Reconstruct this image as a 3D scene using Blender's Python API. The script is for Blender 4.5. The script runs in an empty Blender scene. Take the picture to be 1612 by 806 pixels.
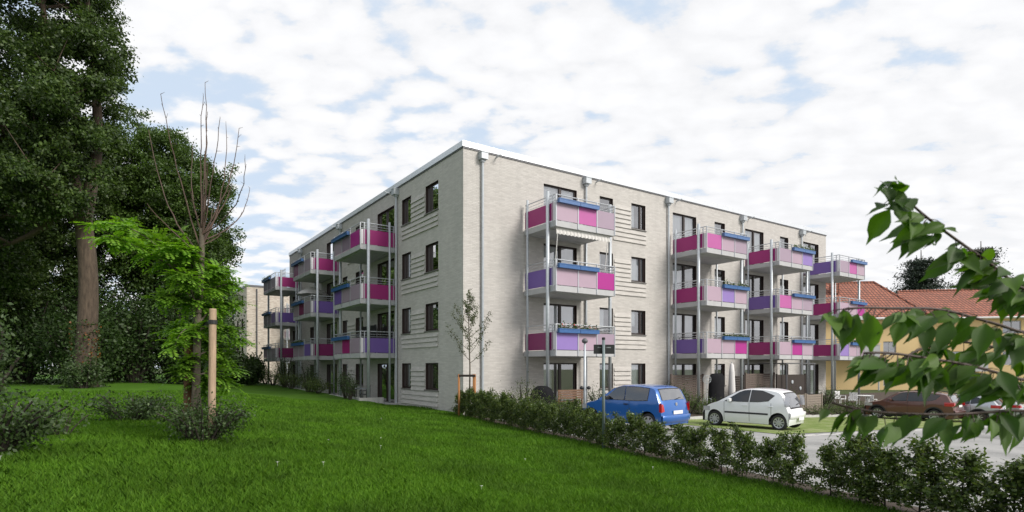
import bpy, math, random
import numpy as np
from mathutils import Vector
random.seed(7)
RNG = np.random.default_rng(11)
SC = bpy.context.scene
COL = SC.collection
R = math.radians

# ------------------------------------------------------------------ frames of the place
CX, CY = -2.1, 25.1                       # corner of the apartment block
DR, NR = (.8252, .5648), (.5648, -.8252)  # along / out of the sunlit facade
DL, NL = (-.5648, .8252), (-.8252, -.5648)  # along / out of the shaded facade
F, HX, HY, EYE = 918., 806., 578., 2.0

def FR(t, v, z): return (CX + t*DR[0] + v*NR[0], CY + t*DR[1] + v*NR[1], z)
def FL(t, v, z): return (CX + t*DL[0] + v*NL[0], CY + t*DL[1] + v*NL[1], z)
def t_at(px, v, d, n):                    # survey: where a sight line meets a facade-parallel plane
    r = (px-HX)/F
    return (r*(CY+v*n[1]) - (CX+v*n[0]))/(d[0]-d[1]*r)
def tR(px, v=0.): return t_at(px, v, DR, NR)
def tL(px, v=0.): return t_at(px, v, DL, NL)
def at(px, py, Y): return Vector(((px-HX)/F*Y, Y, EYE+(HY-py)/F*Y))
def sst(x):
    x = np.clip(x, 0, 1); return x*x*(3-2*x)
def gz(x, y):                             # street / garden level: falls gently to the right
    u = .8252*x+.5648*y-13.9
    v = (x-CX)*NR[0]+(y-CY)*NR[1]
    return -.04*np.clip(u, 0, 45)*sst((v-.5)/5.)
def hedge_x(y): return 5.0+(8.05-y)*.4620
def hedge_dist(x, y): return -(x-hedge_x(y))*.9078
def facade_v(x, y): return (x-CX)*NL[0]+(y-CY)*NL[1]
def lawn_z(x, y):
    a = hedge_dist(x, y); v = facade_v(x, y)
    t = (x-CX)*DL[0]+(y-CY)*DL[1]
    d = np.minimum(a, v)
    near = .6+.4*sst(y/10.)
    z = .03+.93*sst(d/11.)*near
    w = sst((t-5)/2.5)*sst((v-.6)/1.4)
    zt = .36+.014*np.clip(t-7, 0, 40)
    z = z*(1-w)+np.maximum(z, zt)*w
    return z+.03*np.sin(x*.9+1.3*np.sin(y*.5))*sst(d/4.)

# ------------------------------------------------------------------ objects
ORG = {}
def org(o): return ORG.get(o.name, (0., 0., 0.)) if o else (0., 0., 0.)
def tag(o, label=None, cat=None, group=None, kind=None):
    if label: o['label'] = label
    if cat: o['category'] = cat
    if group: o['group'] = group
    if kind: o['kind'] = kind
    return o
def thing(name, label, cat, loc, group=None, rz=0.):
    o = bpy.data.objects.new(name, None); COL.objects.link(o)
    o.location = loc; o.rotation_euler = (0, 0, rz); o.empty_display_size = .2
    tag(o, label, cat, group)
    ORG[o.name] = tuple(loc) if rz == 0 else (0., 0., 0.)
    return o
def copy_tree(o, parent=None):
    c = o.copy(); COL.objects.link(c); c.parent = parent
    for ch in list(o.children): copy_tree(ch, c)
    return c

class MB:
    def __init__(s): s.v = []; s.f = []; s.m = []
    def face(s, pts, mat=0):
        n = len(s.v); s.v += [tuple(p) for p in pts]; s.f.append(tuple(range(n, n+len(pts)))); s.m.append(mat)
    def box(s, a, b, fn=None, mat=0):
        fn = fn or (lambda x, y, z: (x, y, z))
        n = len(s.v)
        for z in (a[2], b[2]):
            for (x, y) in ((a[0], a[1]), (b[0], a[1]), (b[0], b[1]), (a[0], b[1])): s.v.append(tuple(fn(x, y, z)))
        for q in ((0, 3, 2, 1), (4, 5, 6, 7), (0, 1, 5, 4), (1, 2, 6, 5), (2, 3, 7, 6), (3, 0, 4, 7)):
            s.f.append(tuple(n+i for i in q)); s.m.append(mat)
    def tube(s, pts, rad, n=8, mat=0, caps=True):
        pts = [Vector(p) for p in pts]
        if not isinstance(rad, (list, tuple)): rad = [rad]*len(pts)
        base = len(s.v); up = None
        for i, p in enumerate(pts):
            d = (pts[min(i+1, len(pts)-1)]-pts[max(i-1, 0)]).normalized()
            if up is None: up = d.orthogonal().normalized()
            up = (up-d*up.dot(d)).normalized(); w = d.cross(up)
            for k in range(n):
                a = 2*math.pi*k/n
                s.v.append(tuple(p+(up*math.cos(a)+w*math.sin(a))*rad[i]))
        for i in range(len(pts)-1):
            for k in range(n):
                a = base+i*n+k; b = base+i*n+(k+1) % n
                s.f.append((a, b, b+n, a+n)); s.m.append(mat)
        if caps:
            s.f.append(tuple(base+k for k in reversed(range(n)))); s.m.append(mat)
            e = base+(len(pts)-1)*n
            s.f.append(tuple(e+k for k in range(n))); s.m.append(mat)
    def lathe(s, c, ax, prof, n=20, mat=0):            # prof: (along axis, radius)
        c = Vector(c); ax = Vector(ax).normalized(); u = ax.orthogonal().normalized(); w = ax.cross(u)
        base = len(s.v)
        for (h, r) in prof:
            for k in range(n):
                a = 2*math.pi*k/n
                s.v.append(tuple(c+ax*h+(u*math.cos(a)+w*math.sin(a))*r))
        for i in range(len(prof)-1):
            for k in range(n):
                a = base+i*n+k; b = base+i*n+(k+1) % n
                s.f.append((a, b, b+n, a+n)); s.m.append(mat)
    def grid(s, P, mat=0, flip=False):                 # P[i][j] points
        ni, nj = len(P), len(P[0]); n = len(s.v)
        for r_ in P: s.v += [tuple(p) for p in r_]
        for i in range(ni-1):
            for j in range(nj-1):
                q = (n+i*nj+j, n+(i+1)*nj+j, n+(i+1)*nj+j+1, n+i*nj+j+1)
                s.f.append(q[::-1] if flip else q); s.m.append(mat)
    def build(s, name, mats, parent=None, smooth=False, bevel=0.):
        o0 = org(parent)
        me = bpy.data.meshes.new(name)
        me.from_pydata([(x-o0[0], y-o0[1], z-o0[2]) for (x, y, z) in s.v], [], s.f)
        if not isinstance(mats, (list, tuple)): mats = [mats]
        for m in mats: me.materials.append(m)
        me.polygons.foreach_set('material_index', s.m)
        if smooth: me.polygons.foreach_set('use_smooth', [True]*len(s.f))
        me.update()
        o = bpy.data.objects.new(name, me); COL.objects.link(o); o.parent = parent
        ORG[o.name] = o0
        if bevel:
            b = o.modifiers.new('bevel', 'BEVEL'); b.width = bevel; b.segments = 2; b.limit_method = 'ANGLE'
        return o

def np_mesh(name, V, Q, mat, parent=None, smooth=False, off=None):
    o0 = np.array(org(parent) if off is None else off)
    me = bpy.data.meshes.new(name)
    V = np.asarray(V, dtype=np.float32)-o0.astype(np.float32)
    k = Q.shape[1]
    me.vertices.add(len(V)); me.vertices.foreach_set('co', V.ravel())
    me.loops.add(Q.size); me.loops.foreach_set('vertex_index', Q.ravel().astype(np.int32))
    me.polygons.add(len(Q)); me.polygons.foreach_set('loop_start', np.arange(0, Q.size, k, dtype=np.int32))
    me.polygons.foreach_set('loop_total', np.full(len(Q), k, dtype=np.int32))
    if smooth: me.polygons.foreach_set('use_smooth', np.ones(len(Q), dtype=bool))
    me.materials.append(mat); me.update(calc_edges=True)
    o = bpy.data.objects.new(name, me); COL.objects.link(o); o.parent = parent
    ORG[o.name] = tuple(o0)
    return o

# ------------------------------------------------------------------ materials
def newmat(name):
    m = bpy.data.materials.new(name); m.use_nodes = True
    nt = m.node_tree; b = nt.nodes['Principled BSDF']
    return m, nt, b
def pbr(name, col, rough=.6, metal=0., var=.0, scale=4., bump=0., coat=0., spec=.5, stretch=None):
    m, nt, b = newmat(name)
    b.inputs['Base Color'].default_value = (*col, 1); b.inputs['Roughness'].default_value = rough
    b.inputs['Metallic'].default_value = metal; b.inputs['Specular IOR Level'].default_value = spec
    if coat: b.inputs['Coat Weight'].default_value = coat; b.inputs['Coat Roughness'].default_value = .06
    if var or bump:
        tc = nt.nodes.new('ShaderNodeTexCoord'); n = nt.nodes.new('ShaderNodeTexNoise')
        n.inputs['Scale'].default_value = scale; n.inputs['Detail'].default_value = 6; n.inputs['Roughness'].default_value = .65
        if stretch:
            mp = nt.nodes.new('ShaderNodeMapping'); mp.inputs['Scale'].default_value = stretch
            nt.links.new(tc.outputs['Object'], mp.inputs['Vector']); nt.links.new(mp.outputs[0], n.inputs['Vector'])
        else: nt.links.new(tc.outputs['Object'], n.inputs['Vector'])
        if var:
            mr = nt.nodes.new('ShaderNodeMapRange'); mr.inputs['From Min'].default_value = .3; mr.inputs['From Max'].default_value = .7
            mr.inputs['To Min'].default_value = 1-var; mr.inputs['To Max'].default_value = 1+var
            mx = nt.nodes.new('ShaderNodeVectorMath'); mx.operation = 'SCALE'; mx.inputs[0].default_value = col
            nt.links.new(n.outputs['Fac'], mr.inputs['Value']); nt.links.new(mr.outputs[0], mx.inputs['Scale'])
            nt.links.new(mx.outputs[0], b.inputs['Base Color'])
        if bump:
            bp = nt.nodes.new('ShaderNodeBump'); bp.inputs['Strength'].default_value = bump; bp.inputs['Distance'].default_value = .02
            nt.links.new(n.outputs['Fac'], bp.inputs['Height']); nt.links.new(bp.outputs[0], b.inputs['Normal'])
    return m
def leafmat(name, cols, trans=.3, rough=.45, tcol=None, clump=.25, cscale=1.2):
    m, nt, b = newmat(name)
    g = nt.nodes.new('ShaderNodeNewGeometry'); cr = nt.nodes.new('ShaderNodeValToRGB')
    e = cr.color_ramp.elements
    e[0].position = 0; e[0].color = (*cols[0], 1); e[1].position = 1; e[1].color = (*cols[-1], 1)
    for i, c in enumerate(cols[1:-1]):
        x = e.new((i+1)/(len(cols)-1)); x.color = (*c, 1)
    nt.links.new(g.outputs['Random Per Island'], cr.inputs[0])
    n = nt.nodes.new('ShaderNodeTexNoise'); n.inputs['Scale'].default_value = cscale; n.inputs['Detail'].default_value = 3
    tc = nt.nodes.new('ShaderNodeTexCoord'); nt.links.new(tc.outputs['Object'], n.inputs['Vector'])
    mr = nt.nodes.new('ShaderNodeMapRange'); mr.inputs['From Min'].default_value = .35; mr.inputs['From Max'].default_value = .65
    mr.inputs['To Min'].default_value = 1-clump; mr.inputs['To Max'].default_value = 1+clump
    nt.links.new(n.outputs['Fac'], mr.inputs['Value'])
    sc = nt.nodes.new('ShaderNodeVectorMath'); sc.operation = 'SCALE'
    nt.links.new(cr.outputs[0], sc.inputs[0]); nt.links.new(mr.outputs[0], sc.inputs['Scale'])
    nt.links.new(sc.outputs[0], b.inputs['Base Color'])
    b.inputs['Roughness'].default_value = rough; b.inputs['Specular IOR Level'].default_value = .35
    tr = nt.nodes.new('ShaderNodeBsdfTranslucent')
    s2 = nt.nodes.new('ShaderNodeVectorMath'); s2.operation = 'MULTIPLY'; s2.inputs[1].default_value = tcol or (1.6, 1.7, .7)
    nt.links.new(sc.outputs[0], s2.inputs[0]); nt.links.new(s2.outputs[0], tr.inputs['Color'])
    mx = nt.nodes.new('ShaderNodeMixShader'); mx.inputs[0].default_value = trans
    nt.links.new(b.outputs[0], mx.inputs[1]); nt.links.new(tr.outputs[0], mx.inputs[2])
    nt.links.new(mx.outputs[0], nt.nodes['Material Output'].inputs['Surface'])
    return m
def brickmat(name, c1, c2, mortar, bumps=.5):
    m, nt, b = newmat(name)
    g = nt.nodes.new('ShaderNodeNewGeometry')
    dp = nt.nodes.new('ShaderNodeVectorMath'); dp.operation = 'DOT_PRODUCT'; dp.inputs[1].default_value = (DR[0]+DL[0], DR[1]+DL[1], 0)
    sx = nt.nodes.new('ShaderNodeSeparateXYZ'); cb = nt.nodes.new('ShaderNodeCombineXYZ')
    nt.links.new(g.outputs['Position'], dp.inputs[0]); nt.links.new(g.outputs['Position'], sx.inputs[0])
    nt.links.new(dp.outputs['Value'], cb.inputs[0]); nt.links.new(sx.outputs[2], cb.inputs[1])
    br = nt.nodes.new('ShaderNodeTexBrick'); br.offset = .37; br.offset_frequency = 2
    br.inputs['Scale'].default_value = 1; br.inputs['Brick Width'].default_value = .30; br.inputs['Row Height'].default_value = .072
    br.inputs['Mortar Size'].default_value = .007; br.inputs['Mortar Smooth'].default_value = .2; br.inputs['Bias'].default_value = -.1
    br.inputs['Color1'].default_value = (*c1, 1); br.inputs['Color2'].default_value = (*c2, 1); br.inputs['Mortar'].default_value = (*mortar, 1)
    nt.links.new(cb.outputs[0], br.inputs['Vector'])
    n = nt.nodes.new('ShaderNodeTexNoise'); n.inputs['Scale'].default_value = 1.; n.inputs['Detail'].default_value = 8; n.inputs['Roughness'].default_value = .72
    mp = nt.nodes.new('ShaderNodeMapping'); mp.inputs['Scale'].default_value = (2.2, 8, 1)
    nt.links.new(cb.outputs[0], mp.inputs['Vector']); nt.links.new(mp.outputs[0], n.inputs['Vector'])
    mr = nt.nodes.new('ShaderNodeMapRange'); mr.inputs['From Min'].default_value = .3; mr.inputs['From Max'].default_value = .7
    mr.inputs['To Min'].default_value = .91; mr.inputs['To Max'].default_value = 1.06
    nt.links.new(n.outputs['Fac'], mr.inputs['Value'])
    n2 = nt.nodes.new('ShaderNodeTexNoise'); n2.inputs['Scale'].default_value = 1.; n2.inputs['Detail'].default_value = 5
    mp2 = nt.nodes.new('ShaderNodeMapping'); mp2.inputs['Scale'].default_value = (1.9, .28, 1)
    nt.links.new(cb.outputs[0], mp2.inputs['Vector']); nt.links.new(mp2.outputs[0], n2.inputs['Vector'])
    mr2 = nt.nodes.new('ShaderNodeMapRange'); mr2.inputs['From Min'].default_value = .3; mr2.inputs['From Max'].default_value = .7
    mr2.inputs['To Min'].default_value = .93; mr2.inputs['To Max'].default_value = 1.03
    nt.links.new(n2.outputs['Fac'], mr2.inputs['Value'])
    ml = nt.nodes.new('ShaderNodeMath'); ml.operation = 'MULTIPLY'
    nt.links.new(mr.outputs[0], ml.inputs[0]); nt.links.new(mr2.outputs[0], ml.inputs[1])
    sc = nt.nodes.new('ShaderNodeVectorMath'); sc.operation = 'SCALE'
    nt.links.new(br.outputs['Color'], sc.inputs[0]); nt.links.new(ml.outputs[0], sc.inputs['Scale'])
    nt.links.new(sc.outputs[0], b.inputs['Base Color']); b.inputs['Roughness'].default_value = .9
    b.inputs['Specular IOR Level'].default_value = .2
    bp = nt.nodes.new('ShaderNodeBump'); bp.inputs['Strength'].default_value = bumps; bp.inputs['Distance'].default_value = .02
    ad = nt.nodes.new('ShaderNodeMath'); ad.operation = 'SUBTRACT'
    nt.links.new(n.outputs['Fac'], ad.inputs[0]); nt.links.new(br.outputs['Fac'], ad.inputs[1])
    nt.links.new(ad.outputs[0], bp.inputs['Height']); nt.links.new(bp.outputs[0], b.inputs['Normal'])
    return m
def glassmat(name, tint=(.8, .85, .85), refl=.12, ior=1.5):
    m, nt, b = newmat(name)
    gl = nt.nodes.new('ShaderNodeBsdfGlossy'); gl.inputs['Roughness'].default_value = .015; gl.inputs['Color'].default_value = (.95, .95, .97, 1)
    tr = nt.nodes.new('ShaderNodeBsdfTransparent'); tr.inputs['Color'].default_value = (*tint, 1)
    fr = nt.nodes.new('ShaderNodeFresnel'); fr.inputs['IOR'].default_value = ior
    ad = nt.nodes.new('ShaderNodeMath'); ad.operation = 'ADD'; ad.inputs[1].default_value = refl; ad.use_clamp = True
    nt.links.new(fr.outputs[0], ad.inputs[0])
    mx = nt.nodes.new('ShaderNodeMixShader'); nt.links.new(ad.outputs[0], mx.inputs[0])
    nt.links.new(tr.outputs[0], mx.inputs[1]); nt.links.new(gl.outputs[0], mx.inputs[2])
    nt.links.new(mx.outputs[0], nt.nodes['Material Output'].inputs['Surface'])
    return m

X = {}
X['brick'] = brickmat('pale_brick', (.555, .53, .50), (.48, .456, .43), (.48, .46, .44))
X['brick2'] = brickmat('patchy_brick', (.62, .56, .48), (.40, .33, .27), (.46, .43, .39))
X['reveal'] = pbr('brown_cladding', (.035, .018, .015), .5, var=.15, scale=20)
X['frame'] = pbr('window_frame_brown', (.028, .017, .015), .4)
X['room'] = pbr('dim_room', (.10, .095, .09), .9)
X['sill'] = pbr('sill_metal', (.22, .21, .20), .45, .4)
X['cap'] = pbr('roof_cap_metal', (.72, .74, .77), .35, .5, var=.04)
X['drip'] = pbr('drip_edge', (.12, .12, .13), .5, .3)
X['roof'] = pbr('flat_roof', (.2, .2, .2), .9, var=.1)
X['glass'] = glassmat('window_glass', refl=.30, ior=1.55)
X['carglass'] = glassmat('car_glass', tint=(.45, .5, .48), refl=.09)
X['cartint'] = glassmat('car_glass_dark', tint=(.12, .13, .13), refl=.03)
X['carrear'] = glassmat('car_rear_glass', tint=(.5, .55, .55), refl=.32)
X['curtain'] = pbr('curtain', (.84, .83, .86), .9, var=.1, scale=6, stretch=(9, 9, .4))
X['blind'] = pbr('roller_blind', (.62, .60, .60), .8)
X['zinc'] = pbr('galvanised_steel', (.46, .49, .52), .5, .35, var=.1, scale=9)
X['rail'] = pbr('rail_steel', (.50, .52, .55), .35, .6)
X['slab'] = pbr('balcony_slab', (.42, .42, .43), .7, var=.08, scale=2.5)
X['strip'] = pbr('pale_corner_strip', (.62, .61, .64), .5)
PC = dict(mag=(.30, .012, .145), plum=(.19, .012, .10), purp=(.15, .085, .33), pink=(.43, .095, .30), pale=(.40, .29, .365),
          lilac=(.25, .165, .44), mauve=(.33, .25, .32), hot=(.36, .015, .22), dusk=(.24, .17, .24))
for k, c in PC.items(): X['p_'+k] = pbr('panel_'+k, c, .42, var=.03, scale=1.5)
X['blue'] = pbr('blue_box', (.03, .105, .28), .5, var=.12, scale=8)
X['bluel'] = pbr('pale_blue_box', (.075, .15, .33), .5, var=.12, scale=8)
X['concrete'] = pbr('concrete', (.42, .41, .40), .85, var=.12, scale=5, bump=.2)
X['cover'] = pbr('black_cover_cloth', (.012, .012, .014), .95, var=.3, scale=4, spec=.15)
X['black'] = pbr('black_plastic', (.015, .015, .017), .5)
X['rubber'] = pbr('rubber', (.02, .02, .021), .75)
X['rim'] = pbr('alloy', (.55, .56, .58), .3, .8)
X['wood'] = pbr('weathered_wood', (.13, .10, .085), .8, var=.25, scale=6, stretch=(1, 1, 12), bump=.3)
X['wood2'] = pbr('pale_wood', (.24, .20, .165), .8, var=.2, scale=6, stretch=(1, 1, 12), bump=.3)
X['wooddk'] = pbr('dark_wood', (.035, .026, .022), .8, var=.3, scale=6, stretch=(1, 1, 12))
X['stake'] = pbr('peeled_stake', (.38, .27, .185), .8, var=.25, scale=5, stretch=(5, 5, .8), bump=.3)
X['stakedk'] = pbr('aged_stake', (.13, .065, .028), .85, var=.3, scale=5, stretch=(5, 5, .8), bump=.3)
X['stakeor'] = pbr('orange_stake', (.34, .15, .05), .8, var=.2, scale=8, stretch=(5, 5, .8))
X['white'] = pbr('white_plastic', (.72, .72, .72), .5)
X['soil'] = pbr('soil', (.05, .036, .026), .95, var=.4, scale=9, bump=.8)
X['bark'] = pbr('bark', (.078, .056, .040), .95, var=.45, scale=3.2, stretch=(3, 3, .6), bump=1.)
X['barkdk'] = pbr('bark_dark', (.038, .031, .024), .95, var=.4, scale=4, stretch=(3, 3, .7), bump=1.)
X['twig'] = pbr('red_twig', (.095, .06, .045), .8, var=.35, scale=3)
X['barky'] = pbr('young_bark', (.10, .082, .06), .85, var=.4, scale=6, bump=.5)
X['cherrybark'] = pbr('cherry_bark', (.045, .024, .018), .6, var=.3, scale=30)
L_ = leafmat
X['l_oak'] = L_('tree_leaves', [(.020, .041, .009), (.034, .062, .012), (.050, .087, .017), (.082, .126, .028)], .25, .5)
X['l_oak2'] = L_('tree_leaves_light', [(.030, .060, .010), (.050, .094, .015), (.080, .135, .024)], .25, .5)
X['l_dark'] = L_('undergrowth_leaves', [(.019, .042, .010), (.031, .062, .014), (.05, .09, .022)], .2, .5)
X['l_rob'] = L_('robinia_leaves', [(.075, .17, .014), (.12, .25, .02), (.20, .35, .035)], .42, .5)
X['l_hedge'] = L_('hedge_leaves', [(.026, .046, .011), (.046, .078, .016), (.078, .118, .024), (.13, .165, .04)], .25, .4, cscale=4)
X['l_hedge2'] = L_('hedge_leaves_light', [(.04, .07, .016), (.06, .1, .024), (.09, .135, .036)], .3, .45, cscale=4)
X['l_shrub'] = L_('shrub_leaves', [(.026, .05, .014), (.04, .072, .02), (.065, .105, .032)], .2, .5, cscale=5)
X['l_cherry'] = L_('cherry_leaves', [(.028, .064, .007), (.040, .088, .009), (.070, .128, .013), (.034, .072, .012)], .38, .55, tcol=(2.2, 2.6, .7), cscale=8)
X['l_apple'] = L_('small_tree_leaves', [(.05, .07, .03), (.08, .10, .045), (.10, .11, .06)], .2, .6)
X['l_fir'] = L_('conifer_needles', [(.012, .024, .016), (.02, .036, .022), (.028, .045, .028)], .08, .6)
X['l_red'] = L_('autumn_leaves', [(.16, .03, .01), (.22, .08, .015), (.10, .07, .02)], .3, .5)
X['petal'] = pbr('red_petals', (.5, .04, .05), .6); X['petalw'] = pbr('white_petals', (.75, .75, .7), .6)
X['sign'] = pbr('black_sign', (.008, .010, .010), .45); X['signtxt'] = pbr('sign_lettering', (.32, .36, .36), .5)
X['signpole'] = pbr('grey_green_pole', (.17, .21, .215), .45, .4, var=.1)
X['red'] = pbr('red_lamp', (.42, .01, .012), .2, coat=.8); X['clear'] = pbr('clear_lamp', (.5, .5, .52), .15, .3, coat=.8)
X['yellow'] = pbr('yellow_render', (.62, .46, .235), .9, var=.05, scale=.6)
X['yell2'] = pbr('machine_yellow', (.6, .3, .03), .5)
X['awn'] = pbr('awning_cloth', (.62, .60, .58), .8)
# ------------------------------------------------------------------ world, sun, camera
SUN_AZ, SUN_EL = R(122), R(38)     # clockwise from +Y (north = view direction); the sun stands right of the camera
w = bpy.data.worlds.new('World'); SC.world = w; w.use_nodes = True
nt = w.node_tree; N = nt.nodes; Lk = nt.links
bg = N['Background']; out = N['World Output']
sky = N.new('ShaderNodeTexSky'); sky.sky_type = 'NISHITA'; sky.sun_disc = False
sky.sun_elevation = SUN_EL; sky.sun_rotation = SUN_AZ; sky.air_density = 1.; sky.dust_density = 1.5; sky.ozone_density = 1.
Lk.new(sky.outputs[0], bg.inputs['Color']); bg.inputs['Strength'].default_value = .15
tc = N.new('ShaderNodeTexCoord'); sp = N.new('ShaderNodeSeparateXYZ'); Lk.new(tc.outputs['Generated'], sp.inputs[0])
def mth(op, a, b=None, c=None, clamp=False):
    n = N.new('ShaderNodeMath'); n.operation = op; n.use_clamp = clamp
    for i, q in enumerate((a, b, c)):
        if q is None: continue
        if isinstance(q, (int, float)): n.inputs[i].default_value = q
        else: Lk.new(q, n.inputs[i])
    return n.outputs[0]
dz = mth('ADD', mth('MAXIMUM', sp.outputs[2], 0.), .22)
cu = N.new('ShaderNodeCombineXYZ'); Lk.new(mth('DIVIDE', sp.outputs[0], dz), cu.inputs[0]); Lk.new(mth('DIVIDE', sp.outputs[1], dz), cu.inputs[1])
def noise(scale, detail, rough, dist=0., loc=(0, 0, 0), st=(1, 1, 1), rot=0):
    mp = N.new('ShaderNodeMapping'); mp.inputs['Location'].default_value = loc; mp.inputs['Scale'].default_value = st; mp.inputs['Rotation'].default_value = (0, 0, rot)
    Lk.new(cu.outputs[0], mp.inputs['Vector'])
    n = N.new('ShaderNodeTexNoise'); n.inputs['Scale'].default_value = scale; n.inputs['Detail'].default_value = detail
    n.inputs['Roughness'].default_value = rough; n.inputs['Distortion'].default_value = dist
    Lk.new(mp.outputs[0], n.inputs['Vector']); return n.outputs['Fac']
mpv = N.new('ShaderNodeMapping'); mpv.inputs['Location'].default_value = (3.1, 1.7, 0); mpv.inputs['Scale'].default_value = (1, 1.35, 1); mpv.inputs['Rotation'].default_value = (0, 0, .35)
Lk.new(cu.outputs[0], mpv.inputs['Vector'])
nw = N.new('ShaderNodeTexNoise'); nw.inputs['Scale'].default_value = 5.; nw.inputs['Detail'].default_value = 4; Lk.new(mpv.outputs[0], nw.inputs['Vector'])
wv = N.new('ShaderNodeVectorMath'); wv.operation = 'MULTIPLY_ADD'; wv.inputs[1].default_value = (.22, .22, 0); Lk.new(nw.outputs['Color'], wv.inputs[0]); Lk.new(mpv.outputs[0], wv.inputs[2])
vo = N.new('ShaderNodeTexVoronoi'); vo.feature = 'SMOOTH_F1'; vo.inputs['Scale'].default_value = 10.; vo.inputs['Smoothness'].default_value = .7; Lk.new(wv.outputs[0], vo.inputs['Vector'])
puff = mth('SUBTRACT', .95, mth('MULTIPLY', vo.outputs['Distance'], 1.15))
n1 = mth('ADD', mth('MULTIPLY', puff, .5), mth('MULTIPLY', noise(11., 6, .6, 0., (3.1, 1.7, 0), (1, 1.3, 1), .35), .5))
n2 = noise(1.7, 4, .55, 0., (8.3, .4, 0))                              # large open patches
n3 = noise(14, 4, .6, 0., (.3, 5, 0))
dens = mth('ADD', mth('ADD', mth('MULTIPLY', n1, .95), mth('MULTIPLY', n2, .45)), mth('MULTIPLY', n3, .12))
right = mth('MULTIPLY', sp.outputs[0], .14)                            # thicker veil toward the right
dens = mth('ADD', dens, right)
mr = N.new('ShaderNodeMapRange'); mr.interpolation_type = 'SMOOTHSTEP'
mr.inputs['From Min'].default_value = .49; mr.inputs['From Max'].default_value = .75
mr.inputs['To Min'].default_value = .90; mr.inputs['To Max'].default_value = 1.
Lk.new(dens, mr.inputs['Value'])
lo = N.new('ShaderNodeMapRange'); lo.interpolation_type = 'SMOOTHSTEP'; lo.inputs['From Min'].default_value = .0; lo.inputs['From Max'].default_value = .34
lo.inputs['To Min'].default_value = .62; lo.inputs['To Max'].default_value = 0.
Lk.new(sp.outputs[2], lo.inputs['Value'])
fac = mth('MAXIMUM', mr.outputs[0], lo.outputs[0])
cl = N.new('ShaderNodeBackground')
sh = N.new('ShaderNodeMapRange'); sh.inputs['From Min'].default_value = .35; sh.inputs['From Max'].default_value = .7; sh.inputs['To Min'].default_value = .95; sh.inputs['To Max'].default_value = 1.06
Lk.new(n1, sh.inputs['Value']); Lk.new(sh.outputs[0], cl.inputs['Strength']); 
cc = N.new('ShaderNodeMix'); cc.data_type = 'RGBA'; cc.inputs[6].default_value = (.68, .82, 1., 1); cc.inputs[7].default_value = (.975, .98, 1., 1)
mc = N.new('ShaderNodeMapRange'); mc.inputs['From Min'].default_value = .89; mc.inputs['From Max'].default_value = .97
Lk.new(fac, mc.inputs['Value']); Lk.new(mc.outputs[0], cc.inputs[0]); Lk.new(cc.outputs[2], cl.inputs['Color'])
mx = N.new('ShaderNodeMixShader'); Lk.new(fac, mx.inputs[0]); Lk.new(bg.outputs[0], mx.inputs[1]); Lk.new(cl.outputs[0], mx.inputs[2])
Lk.new(mx.outputs[0], out.inputs['Surface'])

sl = bpy.data.lights.new('sun', 'SUN'); sl.energy = 3.8; sl.angle = R(24); sl.color = (1., .95, .88)
so = bpy.data.objects.new('sun', sl); COL.objects.link(so)
sdir = Vector((math.sin(SUN_AZ)*math.cos(SUN_EL), math.cos(SUN_AZ)*math.cos(SUN_EL), math.sin(SUN_EL)))
so.rotation_euler = sdir.to_track_quat('Z', 'Y').to_euler()

cd = bpy.data.cameras.new('camera'); cam = bpy.data.objects.new('camera', cd); COL.objects.link(cam)
cam.location = (0, 0, EYE); cam.rotation_euler = (R(90), 0, 0)
cd.sensor_width = 36; cd.lens = 36*F/1612; cd.shift_y = (HY-403)/1612; cd.clip_end = 2000; cd.clip_start = .05
cd.dof.use_dof = True; cd.dof.focus_distance = 20.; cd.dof.aperture_fstop = 5.
SC.camera = cam
SC.view_settings.view_transform = 'Standard'; SC.view_settings.look = 'None'; SC.view_settings.exposure = 0.; SC.view_settings.gamma = 1.
SC.cycles.max_bounces = 8; SC.cycles.transparent_max_bounces = 12; SC.cycles.use_denoising = True

# ------------------------------------------------------------------ ground sheets
def ground_mat(name, cols, scale, bump=.5, fine=40., rough=.95):
    m, nt, b = newmat(name)
    tc = nt.nodes.new('ShaderNodeNewGeometry')
    n = nt.nodes.new('ShaderNodeTexNoise'); n.inputs['Scale'].default_value = scale; n.inputs['Detail'].default_value = 6; n.inputs['Roughness'].default_value = .6
    n2 = nt.nodes.new('ShaderNodeTexNoise'); n2.inputs['Scale'].default_value = fine; n2.inputs['Detail'].default_value = 3
    nt.links.new(tc.outputs['Position'], n.inputs['Vector']); nt.links.new(tc.outputs['Position'], n2.inputs['Vector'])
    ad = nt.nodes.new('ShaderNodeMath'); ad.operation = 'MULTIPLY_ADD'; ad.inputs[1].default_value = .45; ad.inputs[2].default_value = -.22
    nt.links.new(n2.outputs['Fac'], ad.inputs[0])
    a2 = nt.nodes.new('ShaderNodeMath'); a2.operation = 'ADD'; nt.links.new(n.outputs['Fac'], a2.inputs[0]); nt.links.new(ad.outputs[0], a2.inputs[1])
    cr = nt.nodes.new('ShaderNodeValToRGB'); e = cr.color_ramp.elements
    e[0].position = .3; e[0].color = (*cols[0], 1); e[1].position = .7; e[1].color = (*cols[-1], 1)
    for i, c in enumerate(cols[1:-1]): x = e.new(.3+.4*(i+1)/(len(cols)-1)); x.color = (*c, 1)
    nt.links.new(a2.outputs[0], cr.inputs[0]); nt.links.new(cr.outputs[0], b.inputs['Base Color']); b.inputs['Roughness'].default_value = rough
    b.inputs['Specular IOR Level'].default_value = .2
    bp = nt.nodes.new('ShaderNodeBump'); bp.inputs['Strength'].default_value = bump; bp.inputs['Distance'].default_value = .03
    nt.links.new(a2.outputs[0], bp.inputs['Height']); nt.links.new(bp.outputs[0], b.inputs['Normal'])
    return m
X['ground'] = ground_mat('rough_ground', [(.04, .06, .02), (.06, .085, .03), (.09, .09, .05)], .8)
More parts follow.
